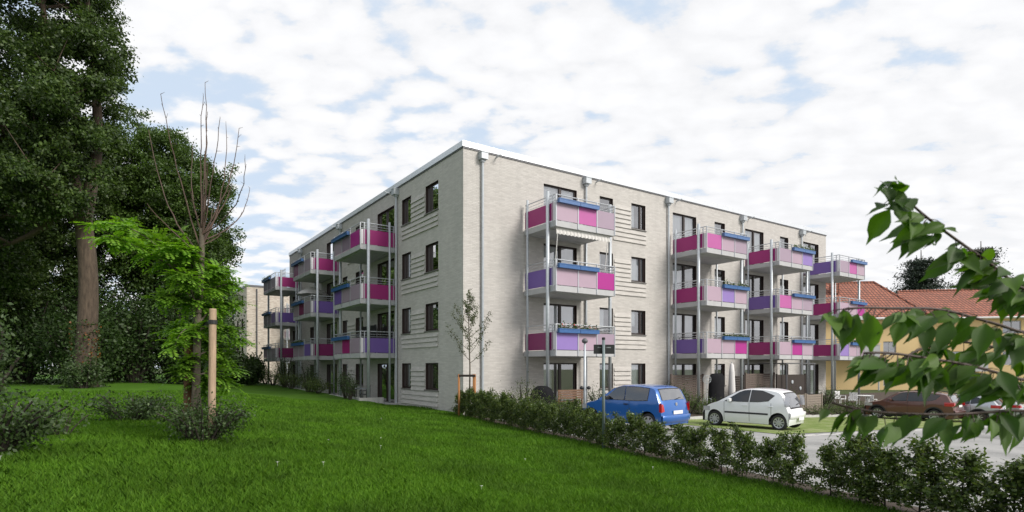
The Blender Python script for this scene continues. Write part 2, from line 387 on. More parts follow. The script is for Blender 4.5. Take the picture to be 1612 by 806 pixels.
X['lawn'] = ground_mat('lawn_turf', [(.034, .092, .002), (.046, .118, .003), (.060, .14, .006)], .7, .7, 30)
X['road'] = ground_mat('pale_paving', [(.17, .17, .165), (.29, .29, .285), (.37, .365, .355)], .42, .2, 35, .85)
X['pave'] = ground_mat('grass_pavers', [(.10, .16, .035), (.17, .225, .06), (.30, .31, .18)], 1.9, .5, 18)
X['kerb'] = pbr('kerb_stone', (.46, .45, .44), .85, var=.12, scale=6)

xs = np.concatenate([-np.geomspace(60, 900, 12)[::-1], np.arange(-56, 57, 2.), np.geomspace(60, 900, 12)])
ys = np.concatenate([[-300, -100, -40, -20], np.arange(-10, 82, 2.), np.geomspace(84, 900, 12)])
GX, GY = np.meshgrid(xs, ys, indexing='ij')
GZ = gz(GX, GY)-.04
V = np.stack([GX, GY, GZ], -1).reshape(-1, 3)
def gridq(ni, nj):
    i, j = np.meshgrid(np.arange(ni-1), np.arange(nj-1), indexing='ij'); a = (i*nj+j).ravel()
    return np.stack([a, a+nj, a+nj+1, a+1], -1)
g = np_mesh('ground', V, gridq(len(xs), len(ys)), X['ground'], smooth=True); tag(g, kind='structure')

# lawn: strip coordinates (s along its edge, d away from it)
ts = np.concatenate([np.arange(-34, 0, 1.), np.arange(0, 46, 1.), np.arange(46, 90, 4.)])
bp_ = []
for t in ts:
    if t < 0: y = 24.2+t*.908; bp_.append((hedge_x(y), y, -.9078, -.4194))
    else: bp_.append((CX+DL[0]*t, CY+DL[1]*t, NL[0], NL[1]))
bp_ = np.array(bp_)
ds = np.concatenate([[0.02], np.arange(.4, 16, .4), np.arange(16, 40, 1.5), np.arange(40, 90, 8)])
PX = bp_[:, 0:1]+ds[None]*bp_[:, 2:3]; PY = bp_[:, 1:2]+ds[None]*bp_[:, 3:4]
V = np.stack([PX, PY, lawn_z(PX, PY)], -1).reshape(-1, 3)
g = np_mesh('lawn', V, gridq(len(ts), len(ds)), X['lawn'], smooth=True); tag(g, kind='structure')
# planting bed under the hedge
ys2 = np.arange(-8, 24.3, .5); dd = np.array([-.85, -.4, .04])
PX = hedge_x(ys2)[:, None]-dd[None]*.9078; PY = np.repeat(ys2[:, None], 3, 1)-dd[None]*.4194
PZ = gz(PX, PY)+np.array([.0, .025, .026])[None]
g = np_mesh('planting_bed', np.stack([PX, PY, PZ], -1).reshape(-1, 3), gridq(len(ys2), 3), X['soil'], smooth=True); tag(g, kind='structure')
def strip_sheet(name, v0, v1, tf0, t1, up, mat):
    vs = np.arange(v0, v1+.01, .5) if v1-v0 > .6 else np.array([v0, v1])
    n = 40; P = []
    for v in vs:
        t0 = tf0(v)
        for t in np.linspace(t0, t1, n):
            x, y, _ = FR(t, v, 0); P.append((x, y, float(gz(x, y))+up))
    g = np_mesh(name, np.array(P), gridq(len(vs), n), mat, smooth=True); tag(g, kind='structure'); return g
th = lambda v: -.9-.169*(v-.96)+.7
strip_sheet('road', 3.0, 48, th, 75, -.008, X['road'])
strip_sheet('parking_area', 5.35, 11.8, lambda v: 5.2, 70, .006, X['pave'])
strip_sheet('garden_strip', .3, 5.2, lambda v: 2.2, 45, .01, X['soil'])
kb = MB()
for (v0, v1, up) in ((5.2, 5.34, .11), (11.82, 11.95, .01)):
    for t in np.arange(5.2, 60, 1.):
        x, y, _ = FR(t+.5, v0, 0); z = float(gz(x, y)); kb.box((t, v0, z-.1), (t+.985, v1, z+up), FR)
tag(kb.build('kerb', X['kerb']), kind='structure')

# grass blades
def blades(n, seed):
    g = np.random.default_rng(seed)
    r = np.exp(g.uniform(np.log(3.8), np.log(30), n)); a = g.uniform(R(-52), R(42), n)
    x = r*np.sin(a); y = r*np.cos(a)
    ok = (np.minimum(hedge_dist(x, y), facade_v(x, y)) > -.14)
    t = (x-CX)*DL[0]+(y-CY)*DL[1]
    ok &= ~((facade_v(x, y) < 2.2) & (t > 6.8))
    x, y, r = x[ok], y[ok], r[ok]; n = len(x); z = lawn_z(x, y)-.005
    patch = .5+.5*np.sin(x*1.7+2*np.sin(y*1.1))*np.sin(y*1.3+1.5*np.sin(x*.8))
    h = g.uniform(.04, .115, n)*(.7+.6*patch); wd = .0020*(1+r/6.5)*g.uniform(.7, 1.4, n)
    az = g.uniform(0, 2*np.pi, n); lean = g.uniform(.1, .9, n)*h; la = g.uniform(0, 2*np.pi, n)*.9+patch*2
    dx, dy = np.cos(az)*wd, np.sin(az)*wd; lx, ly = np.cos(la)*lean, np.sin(la)*lean
    b = np.stack([x, y, z], -1)
    D = np.stack([dx, dy, 0*dx], -1); M_ = b+np.stack([lx*.35, ly*.35, h*.6], -1); T = b+np.stack([lx, ly, h*.95], -1)
    V = np.stack([b-D, b+D, M_+D*.8, T, M_-D*.8], 1).reshape(-1, 3)
    k = np.arange(n)[:, None]*5
    return V, k+np.array([[0, 1, 2, 3, 4]])
X['blade'] = leafmat('grass_blades', [(.046, .118, .003), (.060, .150, .003), (.076, .178, .005), (.105, .205, .012)], .25, .75, clump=.2, cscale=.9, tcol=(1.2, 1.4, .6))
V, Q = blades(700000, 3)
o = np_mesh('grass', V, Q, X['blade']); tag(o, 'long dark green grass blades covering the sloping lawn', 'grass', kind='stuff')
# ------------------------------------------------------------------ apartment block
blk = thing('apartment_block', 'four storey pale brick apartment block with purple and pink balconies, nearest building', 'apartment block', (CX, CY, 0))
HEADS = [2.2+2.83*k for k in range(4)]; SILLS = [.92+2.81*k for k in range(4)]
DOORB = [.04, 2.76, 5.54, 8.32]
TOP = 11.5
def openings(spec):
    o = []
    for (t0, t1, kind) in spec:
        for k in range(4):
            o.append((t0, t1, SILLS[k] if kind != 'd' else DOORB[k], HEADS[k], kind, k))
    return o
RO = openings([(4.36, 6.41, 'd'), (7.93, 8.86, 's'), (10.2, 11.27, 'w'), (13.47, 15.51, 'd'), (17.2, 18.2, 's'), (20.24, 22.23, 'd'), (24.1, 25.1, 's'), (26.95, 28.95, 'd')])
LO = openings([(2.33, 3.66, 'w'), (5.33, 6.43, 'w'), (7.45, 9.85, 'd'), (12.15, 13.45, 'w'), (15.0, 15.95, 's'), (17.1, 19.4, 'd'), (22.6, 23.6, 's'), (26.6, 28.8, 'd')])
def facade(mb, fn, length, z0, ops, flip):
    T = sorted({0., length, *[o[0] for o in ops], *[o[1] for o in ops]}); Z = sorted({z0, TOP, *[o[2] for o in ops], *[o[3] for o in ops]})
    def q(a, b, c, d, m):
        p = [fn(*a), fn(*b), fn(*c), fn(*d)]; mb.face(p[::-1] if flip else p, m)
    for i in range(len(T)-1):
        for j in range(len(Z)-1):
            tm, zm = (T[i]+T[i+1])/2, (Z[j]+Z[j+1])/2
            if any(o[0] < tm < o[1] and o[2] < zm < o[3] for o in ops): continue
            q((T[i], 0, Z[j]), (T[i+1], 0, Z[j]), (T[i+1], 0, Z[j+1]), (T[i], 0, Z[j+1]), 0)
    for (a, b, c, d, kind, k) in ops:
        for (v0, v1, m) in ((0, -.17, 1), (-.17, -1.6, 2)):
            q((a, v0, c), (a, v0, d), (a, v1, d), (a, v1, c), m); q((b, v0, d), (b, v0, c), (b, v1, c), (b, v1, d), m)
            q((a, v0, d), (b, v0, d), (b, v1, d), (a, v1, d), m); q((b, v0, c), (a, v0, c), (a, v1, c), (b, v1, c), m)
        q((a, -1.6, c), (b, -1.6, c), (b, -1.6, d), (a, -1.6, d), 2)
wl = MB()
facade(wl, FR, 29.95, -2.0, RO, False); facade(wl, FL, 29.9, -.4, LO, True)
E1, E2 = FR(29.95, 0, 0), FL(29.9, 0, 0)
DB = -14.                                      # each wing is 14 m deep
for (fn, ln) in ((FR, 29.95), (FL, 29.9)):
    wl.face([fn(ln, 0, -2), fn(ln, DB, -2), fn(ln, DB, TOP), fn(ln, 0, TOP)], 0)
    wl.face([fn(14, DB, -2), fn(ln, DB, -2), fn(ln, DB, TOP), fn(14, DB, TOP)], 0)
wall = wl.build('wall', [X['brick'], X['reveal'], X['room']], blk)
rf = MB()
rf.face([FR(0.3, -.3, 11.45), FR(29.7, -.3, 11.45), FR(29.7, DB, 11.45), FR(14, DB, 11.45), FL(29.7, DB, 11.45), FL(29.7, -.3, 11.45)])
roof = rf.build('roof', X['roof'], blk)
cp = MB()
cp.box((-.06, .06, TOP+.0), (30.02, -.40, TOP+.25), FR); cp.box((.402, .06, TOP+.0), (29.96, -.40, TOP+.25), FL)
cp.build('roof_cap', X['cap'], blk)
dp = MB()
dp.box((-.03, .035, TOP-.06), (29.98, .003, TOP-.002), FR); dp.box((.036, .035, TOP-.06), (29.93, .003, TOP-.002), FL)
dp.build('drip_edge', X['drip'], blk)
# raised courses between the windows
rl = MB()
def course(fn, t0, t1, z, flip=False, h=.235, p=.06):
    a = [fn(t0, .002, z+h), fn(t0, p, z), fn(t0, .002, z-.001)]; b = [fn(t1, .002, z+h), fn(t1, p, z), fn(t1, .002, z-.001)]
    for i, j in ((0, 1), (1, 2)):
        f = [a[i], a[j], b[j], b[i]]; rl.face(f if not flip else f[::-1])
    rl.face(a); rl.face(b)
for k in range(4):
    zs = SILLS[k]-.06
    for fn, fl, segs, full in ((FR, False, [(8.93, 10.14)], (8.86, 11.3)), (FL, True, [(3.72, 5.27)], (2.33, 6.43)), (FL, True, [(13.5, 14.95)], (13.5, 14.95))):
        rl = MB()
        for i in range(1, 4): course(fn, *full, zs-.235*i, fl)
        for i in range(5):
            for s_ in segs: course(fn, *s_, zs+.235*i, fl)
        rl.build('raised_brick_courses', X['brick'], blk)
def opening_parts(fn, ops, side):
    for n, (a, b, c, d, kind, k) in enumerate(ops):
        m = MB(); fw = .065; v0, v1 = -.165, -.10
        A, B, C_, D = a+.003, b-.003, c+.003, d-.003
        m.box((A, v0, C_), (A+fw, v1, D), fn); m.box((B-fw, v0, C_), (B, v1, D), fn)
        m.box((A+fw, v0, D-fw), (B-fw, v1, D), fn); m.box((A+fw, v0, C_), (B-fw, v1, C_+fw+.02), fn)
        if kind == 'd':
            mid = a+(b-a)*.52; m.box((mid-.07, v0, C_+fw+.02), (mid+.07, v1+.01, D-fw), fn); wd = [(A+fw, mid-.07), (mid+.07, B-fw)]
        elif kind == 'w':
            mid = a+(b-a)*.70; m.box((mid-.045, v0, C_+fw+.02), (mid+.045, v1+.01, D-fw), fn); wd = [(A+fw, mid-.045), (mid+.045, B-fw)]
        else: wd = [(A+fw, B-fw)]
        f = m.build('balcony_door' if kind == 'd' else 'window', X['frame'], blk)
        g = MB()
        for (x0, x1) in wd: g.face([fn(x0, -.14, C_+fw), fn(x1, -.14, C_+fw), fn(x1, -.14, D-fw), fn(x0, -.14, D-fw)])
        g.build('pane', X['glass'], f)
        if kind != 'd':
            s_ = MB(); s_.box((a-.05, -.09, c-.045), (b+.05, .07, c-.003), fn); s_.build('sill', X['sill'], f)
        r_ = random.random()
        lit = (r_ < ((.85 if kind == 'd' else .75) if side == 'R' else .3))
        if lit:
            cu_ = MB(); z1 = D-.03; z0 = C_+.02 if random.random() < .7 else C_+(D-C_)*random.uniform(.3, .6)
            x0, x1 = (A, B) if random.random() < .5 else ((A, A+(B-A)*random.uniform(.3, .55)))
            P = []
            for i in range(29):
                t = x0+(x1-x0)*i/28; vv = -.24+.022*math.sin(i*1.35); P.append([fn(t, vv, z0), fn(t, vv, z1)])
            cu_.grid(P); cu_.build('curtain', X['curtain'], f, smooth=True)
opening_parts(FR, RO, 'R'); opening_parts(FL, LO, 'L')
# rainwater pipes with hoppers, and overflow spouts
for fn, tt, zb in ((FR, (.92, 6.95, 13.02, 19.86, 26.6), -1.2), (FL, (6.97, 16.2, 25.9), 0.)):
    for t in tt:
        m = MB(); m.tube([fn(t, .10, zb), fn(t, .10, TOP-.45)], .052, 10)
        for z in (2.5, 5.3, 8.1, 10.4): m.tube([fn(t, .10, z), fn(t, .10, z+.04)], .062, 10)
        pipe = m.build('drainpipe', X['zinc'], blk, smooth=False)
        h = MB(); h.box((t-.17, .01, TOP-.42), (t+.17, .30, TOP-.12), fn); h.box((t-.19, .005, TOP-.14), (t+.19, .32, TOP-.10), fn)
        h.box((t-.09, .03, TOP-.52), (t+.09, .19, TOP-.42), fn); h.build('hopper', X['zinc'], pipe)
        s_ = MB(); s_.tube([fn(t+.75, -.05, TOP-.16), fn(t+.75, .42, TOP-.12)], .035, 8); s_.build('overflow_spout', X['zinc'], blk)

# balconies
LEVEL = ['first floor', 'second floor', 'top floor']
ZB = [2.48, 5.27, 8.06]
def balcony(parent, fn, t0, t1, V, zb, cols, side, rich=True):
    s_ = MB(); s_.box((t0, .05, zb), (t1, V, zb+.25), fn)
    for v in (.35, 1.75): s_.box((t0+.1, v, zb-.03), (t1-.1, v+.06, zb+.002), fn)
    slab = s_.build('balcony', X['slab'], parent)
    rl = MB(); zt = zb+1.37
    e = .03
    path = [fn(t0+e, .1, zt), fn(t0+e, V-e, zt), fn(t1-e, V-e, zt), fn(t1-e, .1, zt)]
    for i in range(3):
        rl.tube([path[i], path[i+1]], .027, 8)
        for dz_ in (1.10, 1.23):
            a, b = Vector(path[i]), Vector(path[i+1]); a.z = b.z = zb+dz_; rl.tube([a, b], .013, 6)
    n = 3; fr = [0, .36, .68, 1.]
    for f_ in fr:
        t = t0+e+(t1-t0-2*e)*f_; rl.box((t-.025, V-.01, zb+.02), (t+.025, V+.03, zt), fn)
    for v in (.2, V-.2):
        for t in (t0, t1): rl.box((t-.02, v-.02, zb+.02), (t+.02, v+.02, zt), fn)
    rl.build('railing', X['rail'], slab)
    z0, z1 = zb+.275, zb+1.03
    p = MB(); p.box((t0-.012, .12, z0), (t0+.012, V-.15, z1), fn); p.build('panel', X['p_'+cols[0]], slab)
    p = MB(); p.box((t0-.012, V-.14, z0), (t0+.012, V-.02, z1), fn); p.build('corner_strip', X['strip'], slab)
    for i in range(3):
        a = t0+e+(t1-t0-2*e)*fr[i]+.03; b = t0+e+(t1-t0-2*e)*fr[i+1]-.03
        p = MB(); p.box((a, V-.012, z0), (b, V+.012, z1), fn); p.build('panel', X['p_'+cols[i+1]], slab)
    p = MB(); p.box((t1-.012, .12, z0), (t1+.012, V-.05, z1), fn); p.build('side_panel', X['p_pale'], slab)
    return slab, fr
def leaves_np(P, size, rng, flat=.0, aspect=.5, droop=.0):
    n = len(P); P = np.asarray(P)
    d = rng.normal(size=(n, 3)); d[:, 2] -= droop; d /= np.linalg.norm(d, axis=1)[:, None]
    u = rng.normal(size=(n, 3)); u[:, 2] += flat; u -= (u*d).sum(1)[:, None]*d; u /= np.linalg.norm(u, axis=1)[:, None]+1e-9
    s_ = np.cross(d, u)
    L = (size*rng.uniform(.65, 1.3, n))[:, None]; W = L*aspect*.5
    a = P-d*L*.5; t = P+d*L*.5; m = P-d*L*.05
    V = np.stack([a, m+s_*W+u*W*.25, t, m-s_*W+u*W*.25], 1).reshape(-1, 3)
    return V, np.arange(n*4).reshape(n, 4)
def flower_box(fn, t0, t1, V, zb, mat, label, plants=None, group='blue flower boxes hung on the balcony rails'):
    c = fn((t0+t1)/2, V+.12, zb+1.0)
    o = thing('flower_box', label, 'flower box', c, group)
    m = MB(); a, b, z0, z1 = t0, t1, zb+1.0, zb+1.18; v0, v1 = V+.04, V+.19
    m.box((a, v0, z0), (b, v0+.012, z1), fn); m.box((a, v1-.012, z0), (b, v1, z1), fn); m.box((a, v0+.012, z0), (a+.012, v1-.012, z1), fn)
    m.box((b-.012, v0+.012, z0), (b, v1-.012, z1), fn); m.box((a+.012, v0+.012, z0), (b-.012, v1-.012, z0+.14), fn)
    m.box((a-.01, v1-.001, z1-.03), (b+.01, v1+.012, z1+.004), fn)
    m.build('box', mat, o)
    if plants:
        n = 130; g = np.random.default_rng(int(t0*100+zb*10))
        P = np.array([fn(g.uniform(a+.03, b-.03), g.uniform(v0, v1), z1+abs(g.normal(0, .07 if plants < 2 else .11))) for _ in range(n)])
        V_, Q_ = leaves_np(P, .09, g, 0, .5)
        np_mesh('plants', V_, Q_, X['l_hedge2'], o)
        if plants == 3:
            V_, Q_ = leaves_np(P[:14]+np.array([0, 0, .06]), .07, g, 0, .9); np_mesh('flowers', V_, Q_, X['petal'], o)
RST = [(3.2, 6.72, 2.33, 'first sunlit stack from the corner'), (13.35, 16.95, 2.33, 'second sunlit stack from the corner'),
       (20.1, 23.85, 2.33, 'third sunlit stack from the corner'), (27.15, 30.6, 2.33, 'farthest right sunlit stack')]
RCOL = [[('plum', 'lilac', 'pale', 'mauve'), ('purp', 'pale', 'pale', 'hot'), ('mag', 'pale', 'pink', 'mauve')],
        [('purp', 'pale', 'pale', 'hot'), ('mag', 'pale', 'lilac', 'pale'), ('mag', 'pink', 'pale', 'mauve')],
        [('mag', 'pale', 'hot', 'pale'), ('purp', 'pink', 'pale', 'mauve'), ('mag', 'mauve', 'pale', 'lilac')],
        [('mag', 'lilac', 'pale', 'mauve'), ('mag', 'pale', 'pale', 'hot'), ('purp', 'mauve', 'pink', 'pale')]]
BOXR = [[(.02, .36, .68), 0], [(.36, .68, 1.), 0], [(.36, .68, 1.), 0], [(.40, .70, 1.), 0]]
PL = {(0, 0): 3, (1, 1): 2, (2, 2): 2, (3, 0): 2, (0, 1): None, (1, 0): 1, (2, 1): None}
for si, (t0, t1, V, nm) in enumerate(RST):
    for k in range(3):
        balcony(blk, FR, t0, t1, V, ZB[k], RCOL[si][k], 'R')
        fr = BOXR[si][0]; w_ = t1-t0
        for q in range(2):
            a = t0+w_*fr[q]+.01; b = t0+w_*fr[q+1]-.01
            flower_box(FR, a, b, V, ZB[k], X['bluel'] if k == 2 else X['blue'],
                       f"{'left' if q == 0 else 'right'} blue flower box, {LEVEL[k]} balcony of the {nm}", PL.get((si, k)))
    for (t, v) in ((t0-.02, .32), (t0-.09, V-.42), (t1+.02, .32), (t1+.09, V-.42)):
        x, y, _ = FR(t, v, 0); m = MB(); r_ = .055 if v < 1 else .078
        m.tube([FR(t, v, float(gz(x, y))-.1), FR(t, v, 9.62)], r_, 12); m.build('balcony_post', X['zinc'], blk, smooth=True)
LST = [(7.1, 11.4, 1.98, 'nearest shaded stack'), (16.45, 20.8, 1.9, 'middle shaded stack'), (26.1, 30.4, 1.95, 'farthest shaded stack')]
LCOL = [[('purp', 'mauve', 'mag', 'mauve'), ('mag', 'mauve', 'mauve', 'purp'), ('mag', 'hot', 'dusk', 'mauve')],
        [('plum', 'purp', 'mauve', 'mauve'), ('purp', 'mauve', 'plum', 'mauve'), ('mag', 'mauve', 'mauve', 'plum')],
        [('plum', 'mauve', 'mauve', 'plum'), ('purp', 'lilac', 'mauve', 'mauve'), ('mag', 'mauve', 'dusk', 'dusk')]]
for si, (t0, t1, V, nm) in enumerate(LST):
    for k in range(3):
        balcony(blk, FL, t0, t1, V, ZB[k], LCOL[si][k], 'L')
        w_ = t1-t0
        for q in range(2):
            a = t0+w_*(.36, .68)[q]+.01; b = t0+w_*(.68, 1.)[q]-.01
            flower_box(FL, a, b, V, ZB[k], X['blue'], f"{'right' if q == 0 else 'left'} blue flower box, {LEVEL[k]} balcony of the {nm}", 1 if (si+k) % 3 == 1 else None)
    for (t, v) in ((t0-.02, .42), (t0-.09, V-.38), (t1+.02, .42), (t1+.09, V-.38)):
        x, y, _ = FL(t, v, 0); m = MB(); r_ = .055 if v < 1 else .078
        m.tube([FL(t, v, 0.), FL(t, v, 9.62)], r_, 12); m.build('balcony_post', X['zinc'], blk, smooth=True)
    tr_ = MB(); zk = .36+.014*(t0-7)
    tr_.box((t0-.3, .0, -.1), (t1+.3, 2.1, .10), FL); tr_.box((t0-.3, 2.1, -.1), (t1+.3, 2.2, zk+.09), FL); tr_.box((t0-.4, .9, -.1), (t0-.3, 2.2, zk+.08), FL)
    tr_.build('terrace', X['concrete'], blk)
# striped valance awning under the top floor balcony of the first stack
aw = MB(); t0, t1 = 3.35, 6.5; P = []
for i in range(61):
    t = t0+(t1-t0)*i/60; z = 8.02; dzv = .24+.03*math.cos(i*math.pi/2)
    P.append([FR(t, 2.2, z), FR(t, 2.22+.03*math.sin(i*1.6), z-dzv)])
aw.grid(P)
aw.tube([FR(t0+.1, 2.2, 8.0), FR(t0+.1, 1.9, 5.6)], .02, 6); aw.tube([FR(t1-.1, 2.2, 8.0), FR(t1-.1, 1.9, 5.6)], .02, 6)
aw.tube([FR(t0, 2.19, 8.03), FR(t1, 2.19, 8.03)], .03, 8)
aw.build('awning', X['awn'], blk, smooth=False)
# pergola-like awning under the third stack
aw = MB(); aw.box((20.6, .6, 2.2), (23.9, 2.5, 2.26), FR)
for t in (20.7, 23.8): aw.tube([FR(t, 2.45, -.6), FR(t, 2.45, 2.2)], .05, 8)
aw.build('terrace_canopy', X['drip'], blk)

# ------------------------------------------------------------------ second block, far left
b2 = thing('apartment_block', 'distant pale brick apartment block seen past the far left balconies', 'apartment block', (-31.2, 68.6, 0))
def F2R(t, v, z): return (-31.2+t*DR[0]+v*NR[0], 68.6+t*DR[1]+v*NR[1], z)
def F2L(t, v, z): return (-31.2+t*DL[0]+v*NL[0], 68.6+t*DL[1]+v*NL[1], z)
m = MB(); o2 = openings([(2.2, 3.4, 'w'), (5.4, 6.5, 'w'), (8.5, 10.5, 'd'), (13, 14, 'w')]); o2r = openings([(9., 10.8, 'd')])
facade(m, F2R, 16, -1, o2r, False); facade(m, F2L, 18, -1, o2, True)
m.face([F2R(0, 0, TOP-.02), F2R(16, 0, TOP-.02), F2R(16, -14, TOP-.02), F2L(18, -14, TOP-.02), F2L(18, 0, TOP-.02)], 0)
m.build('wall', [X['brick2'], X['reveal'], X['room']], b2)
for fn, oo in ((F2R, o2r), (F2L, o2)):
    for (a, b, c, d, kind, k) in oo:
        f = MB(); f.box((a, -.16, c), (a+.08, -.1, d), fn); f.box((b-.08, -.16, c), (b, -.1, d), fn); f.box((a+.08, -.16, d-.08), (b-.08, -.1, d), fn)
        fo = f.build('window', X['frame'], b2); g = MB(); g.face([fn(a+.08, -.14, c), fn(b-.08, -.14, c), fn(b-.08, -.14, d-.08), fn(a+.08, -.14, d-.08)]); g.build('pane', X['glass'], fo)
m = MB(); m.box((-.06, .06, TOP), (16, -.4, TOP+.22), F2R); m.box((.41, .06, TOP), (18, -.4, TOP+.22), F2L); m.build('roof_cap', X['drip'], b2)
m = MB(); m.tube([F2R(1.1, .1, 0), F2R(1.1, .1, TOP-.2)], .07, 8); m.build('drainpipe', X['drip'], b2)
for k in range(3): balcony(b2, F2R, 4.2, 8.4, 2.2, ZB[k], ('pale', 'pale', 'mauve', 'pale'), 'R')
for t in (4.1, 8.5):
    m = MB(); m.tube([F2R(t, 1.9, 0), F2R(t, 1.9, 9.6)], .08, 8); m.build('balcony_post', X['zinc'], b2)
# ------------------------------------------------------------------ yellow houses
def tilemat():
    m, nt, b = newmat('clay_roof_tiles')
    g = nt.nodes.new('ShaderNodeNewGeometry'); mp = nt.nodes.new('ShaderNodeMapping'); mp.inputs['Rotation'].default_value = (0, 0, 0)
    sx = nt.nodes.new('ShaderNodeSeparateXYZ'); nt.links.new(g.outputs['Position'], sx.inputs[0])
    cb = nt.nodes.new('ShaderNodeCombineXYZ'); nt.links.new(sx.outputs[0], cb.inputs[0])
    mu = nt.nodes.new('ShaderNodeMath'); mu.operation = 'MULTIPLY'; mu.inputs[1].default_value = 1.5; nt.links.new(sx.outputs[2], mu.inputs[0]); nt.links.new(mu.outputs[0], cb.inputs[1])
    br = nt.nodes.new('ShaderNodeTexBrick'); br.offset = 0.; br.inputs['Scale'].default_value = 1; br.inputs['Brick Width'].default_value = .30; br.inputs['Row Height'].default_value = .36
    br.inputs['Mortar Size'].default_value = .045; br.inputs['Mortar Smooth'].default_value = .6
    br.inputs['Color1'].default_value = (.36, .13, .08, 1); br.inputs['Color2'].default_value = (.25, .095, .062, 1); br.inputs['Mortar'].default_value = (.07, .035, .03, 1)
    nt.links.new(cb.outputs[0], br.inputs['Vector']); nt.links.new(br.outputs['Color'], b.inputs['Base Color']); b.inputs['Roughness'].default_value = .8
    bp = nt.nodes.new('ShaderNodeBump'); bp.invert = True; bp.inputs['Strength'].default_value = .8; bp.inputs['Distance'].default_value = .06
    nt.links.new(br.outputs['Fac'], bp.inputs['Height']); nt.links.new(bp.outputs[0], b.inputs['Normal'])
    return m
X['tiles'] = tilemat()
X['greywin'] = pbr('grey_window_frame', (.33, .34, .35), .5)
def house(label, p0, p1, depth, eave, ridge, hipl, hipr, wins, gable_in=.0):
    """front wall from p0 to p1 (plan points), windows as (s0, s1, z0, z1) along it"""
    p0, p1 = Vector((*p0, 0)), Vector((*p1, 0)); d = (p1-p0); L = d.length; d.normalize(); n = Vector((d.y, -d.x, 0))  # outward (towards camera)
    if n.y > 0: n = -n
    fn = lambda s, v, z: tuple(p0+d*s+n*v+Vector((0, 0, z)))
    h = thing('yellow_house', label, 'house', (p0.x, p0.y, -1.5))
    m = MB(); S = sorted({0., L, *[w_[0] for w_ in wins], *[w_[1] for w_ in wins]}); Z = sorted({-2.5, eave, *[w_[2] for w_ in wins], *[w_[3] for w_ in wins]})
    for i in range(len(S)-1):
        for j in range(len(Z)-1):
            sm, zm = (S[i]+S[i+1])/2, (Z[j]+Z[j+1])/2
            if any(w_[0] < sm < w_[1] and w_[2] < zm < w_[3] for w_ in wins): continue
            m.face([fn(S[i], 0, Z[j]), fn(S[i+1], 0, Z[j]), fn(S[i+1], 0, Z[j+1]), fn(S[i], 0, Z[j+1])])
    for (a, b, c, e) in wins:
        for (v0, v1, mm) in ((0, -.15, 0), (-.15, -1.2, 1)):
            m.face([fn(a, v0, c), fn(a, v0, e), fn(a, v1, e), fn(a, v1, c)], mm); m.face([fn(b, v0, c), fn(b, v0, e), fn(b, v1, e), fn(b, v1, c)], mm)
            m.face([fn(a, v0, c), fn(b, v0, c), fn(b, v1, c), fn(a, v1, c)], mm); m.face([fn(a, v0, e), fn(b, v0, e), fn(b, v1, e), fn(a, v1, e)], mm)
        m.face([fn(a, -1.2, c), fn(b, -1.2, c), fn(b, -1.2, e), fn(a, -1.2, e)], 1)
    for s in (0, L): m.face([fn(s, 0, -2.5), fn(s, -depth, -2.5), fn(s, -depth, eave), fn(s, 0, eave)])
    m.face([fn(0, -depth, -2.5), fn(L, -depth, -2.5), fn(L, -depth, eave), fn(0, -depth, eave)])
    m.build('wall', [X['yellow'], X['room']], h)
    o = .45; r = MB(); a, b, c, e = fn(-o, o, eave-.05), fn(L+o, o, eave-.05), fn(L+o, -depth-o, eave-.05), fn(-o, -depth-o, eave-.05)
    r0, r1 = fn(hipl, -depth/2, ridge), fn(L-hipr, -depth/2, ridge)
    for s_ in (0, .14):
        z = Vector((0, 0, -s_)); A, B, C_, E_, R0, R1 = [tuple(Vector(q)+z) for q in (a, b, c, e, r0, r1)]
        r.face([A, B, R1, R0]); r.face([B, C_, R1]); r.face([C_, E_, R0, R1]); r.face([E_, A, R0])
    ro = r.build('roof', X['tiles'], h)
    rc = MB(); rc.tube([r0, r1], .13, 8); rc.tube([b, r1], .12, 8); rc.tube([a, r0], .12, 8); rc.build('ridge_tiles', X['tiles'], ro)
    gt = MB(); gt.tube([fn(-o, o+.07, eave-.1), fn(L+o, o+.07, eave-.1)], .075, 8); gt.box((-o, .0, eave-.2), (L+o, o, eave-.14), fn); gt.build('gutter', X['white'], h)
    for (a, b, c, e) in wins:
        f = MB(); f.box((a+.003, -.13, c+.003), (a+.08, -.07, e-.003), fn); f.box((b-.08, -.13, c+.003), (b-.003, -.07, e-.003), fn)
        f.box((a+.08, -.13, e-.08), (b-.08, -.07, e-.003), fn); f.box((a+.08, -.13, c+.003), (b-.08, -.07, c+.08), fn)
        if b-a > 1: f.box(((a+b)/2-.04, -.13, c+.08), ((a+b)/2+.04, -.07, e-.08), fn)
        fo = f.build('window', X['greywin'], h); g = MB(); g.face([fn(a+.08, -.1, c+.08), fn(b-.08, -.1, c+.08), fn(b-.08, -.1, e-.08), fn(a+.08, -.1, e-.08)]); g.build('pane', X['glass'], fo)
    return h, fn, L
h1, f1, L1 = house('yellow rendered house with hipped red tile roof right behind the apartment block', (22.5, 53.5), (36.9, 52.), 9., 6.45, 10.25, 3., 2.2,
                   [(10.9, 12.0, 3.1, 4.3), (10.9, 12.0, .3, 1.5), (4, 5.2, 3.1, 4.3), (7.3, 8.3, 3.0, 5.2)])
m = MB(); m.box((6.0, 0.05, 2.9), (9.9, 1.5, 3.08), f1); m.box((6.0, 1.46, 3.08), (9.9, 1.5, 3.95), f1); m.box((6.0, .05, 3.08), (6.04, 1.46, 3.95), f1); m.box((9.86, .05, 3.08), (9.9, 1.46, 3.95), f1)
bal = m.build('balcony', X['slab'], h1)
m = MB(); m.box((5.95, 1.40, 4.0), (9.95, 1.56, 4.06), f1); m.tube([f1(6.1, 1.45, -1.6), f1(6.1, 1.45, 2.9)], .06, 8); m.tube([f1(9.8, 1.45, -1.6), f1(9.8, 1.45, 2.9)], .06, 8); m.build('railing', X['zinc'], bal)
